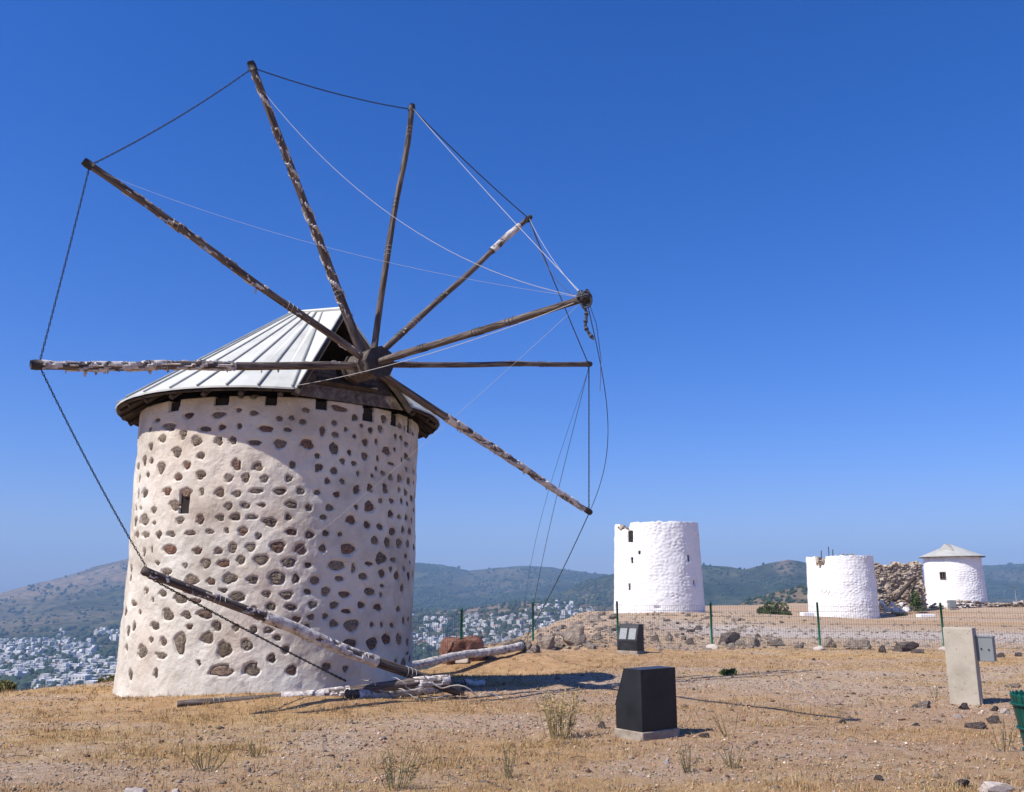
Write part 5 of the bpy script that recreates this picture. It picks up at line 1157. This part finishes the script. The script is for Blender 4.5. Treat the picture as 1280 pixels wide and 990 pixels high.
rest = []
cnt = {'valley': 0, 'slope': 0}
for s in spots:
    P, Rr, tile, zone = s; px = 640 + F_PX * P[0] / P[1] * 1.02
    inview = (0 < px < 152) or (516 < px < 770)
    if inview and cnt[zone] < 150:
        cnt[zone] += 1; lab, gr = LABELS[(zone, tile)]
        o = obj('house', (TM if tile else HM)[int(rs.integers(4 if tile else 12))]); o.location = tuple(P); o.rotation_euler = (0, 0, rs.choice([0, .3, -.25, .8, 1.57]) + rs.uniform(-.15, .15)); sc_ = rs.uniform(.5, 1.0); o.scale = (sc_, sc_, rs.uniform(.6, .95))
        tag(o, lab, 'house', gr)
    else: rest.append(s)
mb = MB()
for P, Rr, tile, zone in rest:
    me = (TM if tile else HM)[int(rs.integers(4 if tile else 12))]; M = Matrix.Translation(tuple(P)) @ Matrix.Rotation(rs.uniform(0, 1.6), 4, 'Z') @ Matrix.Scale(rs.uniform(.5, .95), 4)
    b0 = len(mb.v); mb.v += [tuple(M @ v.co) for v in me.vertices]; mb.f += [tuple(i + b0 for i in q.vertices) for q in me.polygons]; mb.m += [q.material_index for q in me.polygons]
if mb.v: tag(obj('distant_houses', mb.mesh('distant_houses', [MATS['far_white'], MATS['far_window'], MATS['far_tile']])), 'mass of tiny white houses at the back of the town', 'houses', kind='stuff')
# larger blocks in the valley
for k, (px, py, w, h, lab) in enumerate(((95, 858, 20, 11, 'long pale apartment block with rows of windows in the valley'), (66, 860, 19, 8, 'low white block with a flat roof beside the apartment block'), (110, 863, 12, 9, 'short white block standing just below the apartment block'))):
    q = far_hit(px, py)
    if q is None: continue
    P, Rr = q; W_, H_ = w * Rr / F_PX, h * Rr / F_PX; t = empty('apartment_block', tuple(P), lab, 'building', None, R(-12))
    mb = MB(); mb.box((-W_ / 2, 0, -6), (W_ / 2, 10, H_)); mb.box((-W_ / 2 - .2, -.2, H_ + .01), (W_ / 2 + .2, 10.2, H_ + .4)); obj('wall', mb.mesh('wall', [MATS['far_white']]), t)
    nf, nw = max(2, int(H_ / 3)), int(W_ / 3)
    wm = MB(); wm.box((-.75, -.08, 0), (.75, .02, 1.5)); wme = wm.mesh('window', [MATS['far_window']])
    for a in range(nf):
        for b_ in range(nw): o = obj('window', wme, t); o.location = (-W_ / 2 + W_ * (b_ + .5) / nw, 0, 1 + (H_ - 1) * a / nf)
# tree masses between the houses and on the near slopes
rs = np.random.default_rng(93); V_ = []; F_ = []; base_v, base_f = ico(1); nb = 0
def tree_blob(P, s_):
    global nb
    v = base_v * (1 + .35 * rs.uniform(-1, 1, (len(base_v), 1))) * np.array([s_, s_, s_ * rs.uniform(.7, 1.2)]) + P + (0, 0, s_ * .5)
    V_.append(v); F_.append(base_f + nb); nb += len(v)
for _ in range(1100):
    if rs.random() < .45: px, py = rs.uniform(-30, 180), 785 + 80 * rs.uniform(0, 1)
    else: px, py = rs.uniform(480, 775), rs.uniform(748, 840)
    q = far_hit(px, py)
    if q is None or q[1] < 500: continue
    for _ in range(int(rs.integers(1, 5))): 
        d = rs.normal(size=2) * 7; tree_blob(q[0] + (d[0], d[1], 0), rs.uniform(2.2, 5.0))
for _ in range(5200):     # woods and scrub on the far hills
    z3 = rs.random()
    px, py = (rs.uniform(500, 775), rs.uniform(705, 775)) if z3 < .45 else ((rs.uniform(-20, 165), rs.uniform(702, 800)) if z3 < .68 else (rs.uniform(870, 1290), rs.uniform(700, 750)))
    if fbm(px / 18, py / 7, 4.4, 3) < (-.05 if z3 < .45 or z3 > .68 else .12): continue
    q = far_hit(px, py)
    if q is None or q[1] < 1500: continue
    tree_blob(q[0], rs.uniform(.0007, .0017) * q[1])
for _ in range(520):     # dark bushes dotted over the brown hill behind the towers
    q = far_hit(rs.uniform(880, 1110), rs.uniform(728, 765))
    if q is None or not 500 < q[1] < 1300: continue
    tree_blob(q[0], rs.uniform(.9, 2.2))
tag(obj('valley_trees', mesh('valley_trees', np.concatenate(V_), np.concatenate(F_), False, [MATS['far_tree']])), 'dark green trees and scrub scattered between the far houses', 'trees', kind='stuff')

# ------------------------------------------------------------------ air
m = bpy.data.materials.new('haze_air'); m.use_nodes = True; n = m.node_tree.nodes; l = m.node_tree.links
n.remove(n['Principled BSDF']); pv = n.new('ShaderNodeVolumePrincipled'); pv.inputs['Color'].default_value = (0.42, 0.67, 1.0, 1); pv.inputs['Density'].default_value = 1.9e-4; pv.inputs['Anisotropy'].default_value = 0.0
l.new(pv.outputs[0], n['Material Output'].inputs['Volume'])
mb = MB(); mb.box((-7800, -7800, -190), (7800, 7800, 330)); tag(obj('haze', mb.mesh('haze', [m])), kind='stuff', label='thin blue haze lying over the valley and hills', cat='haze')
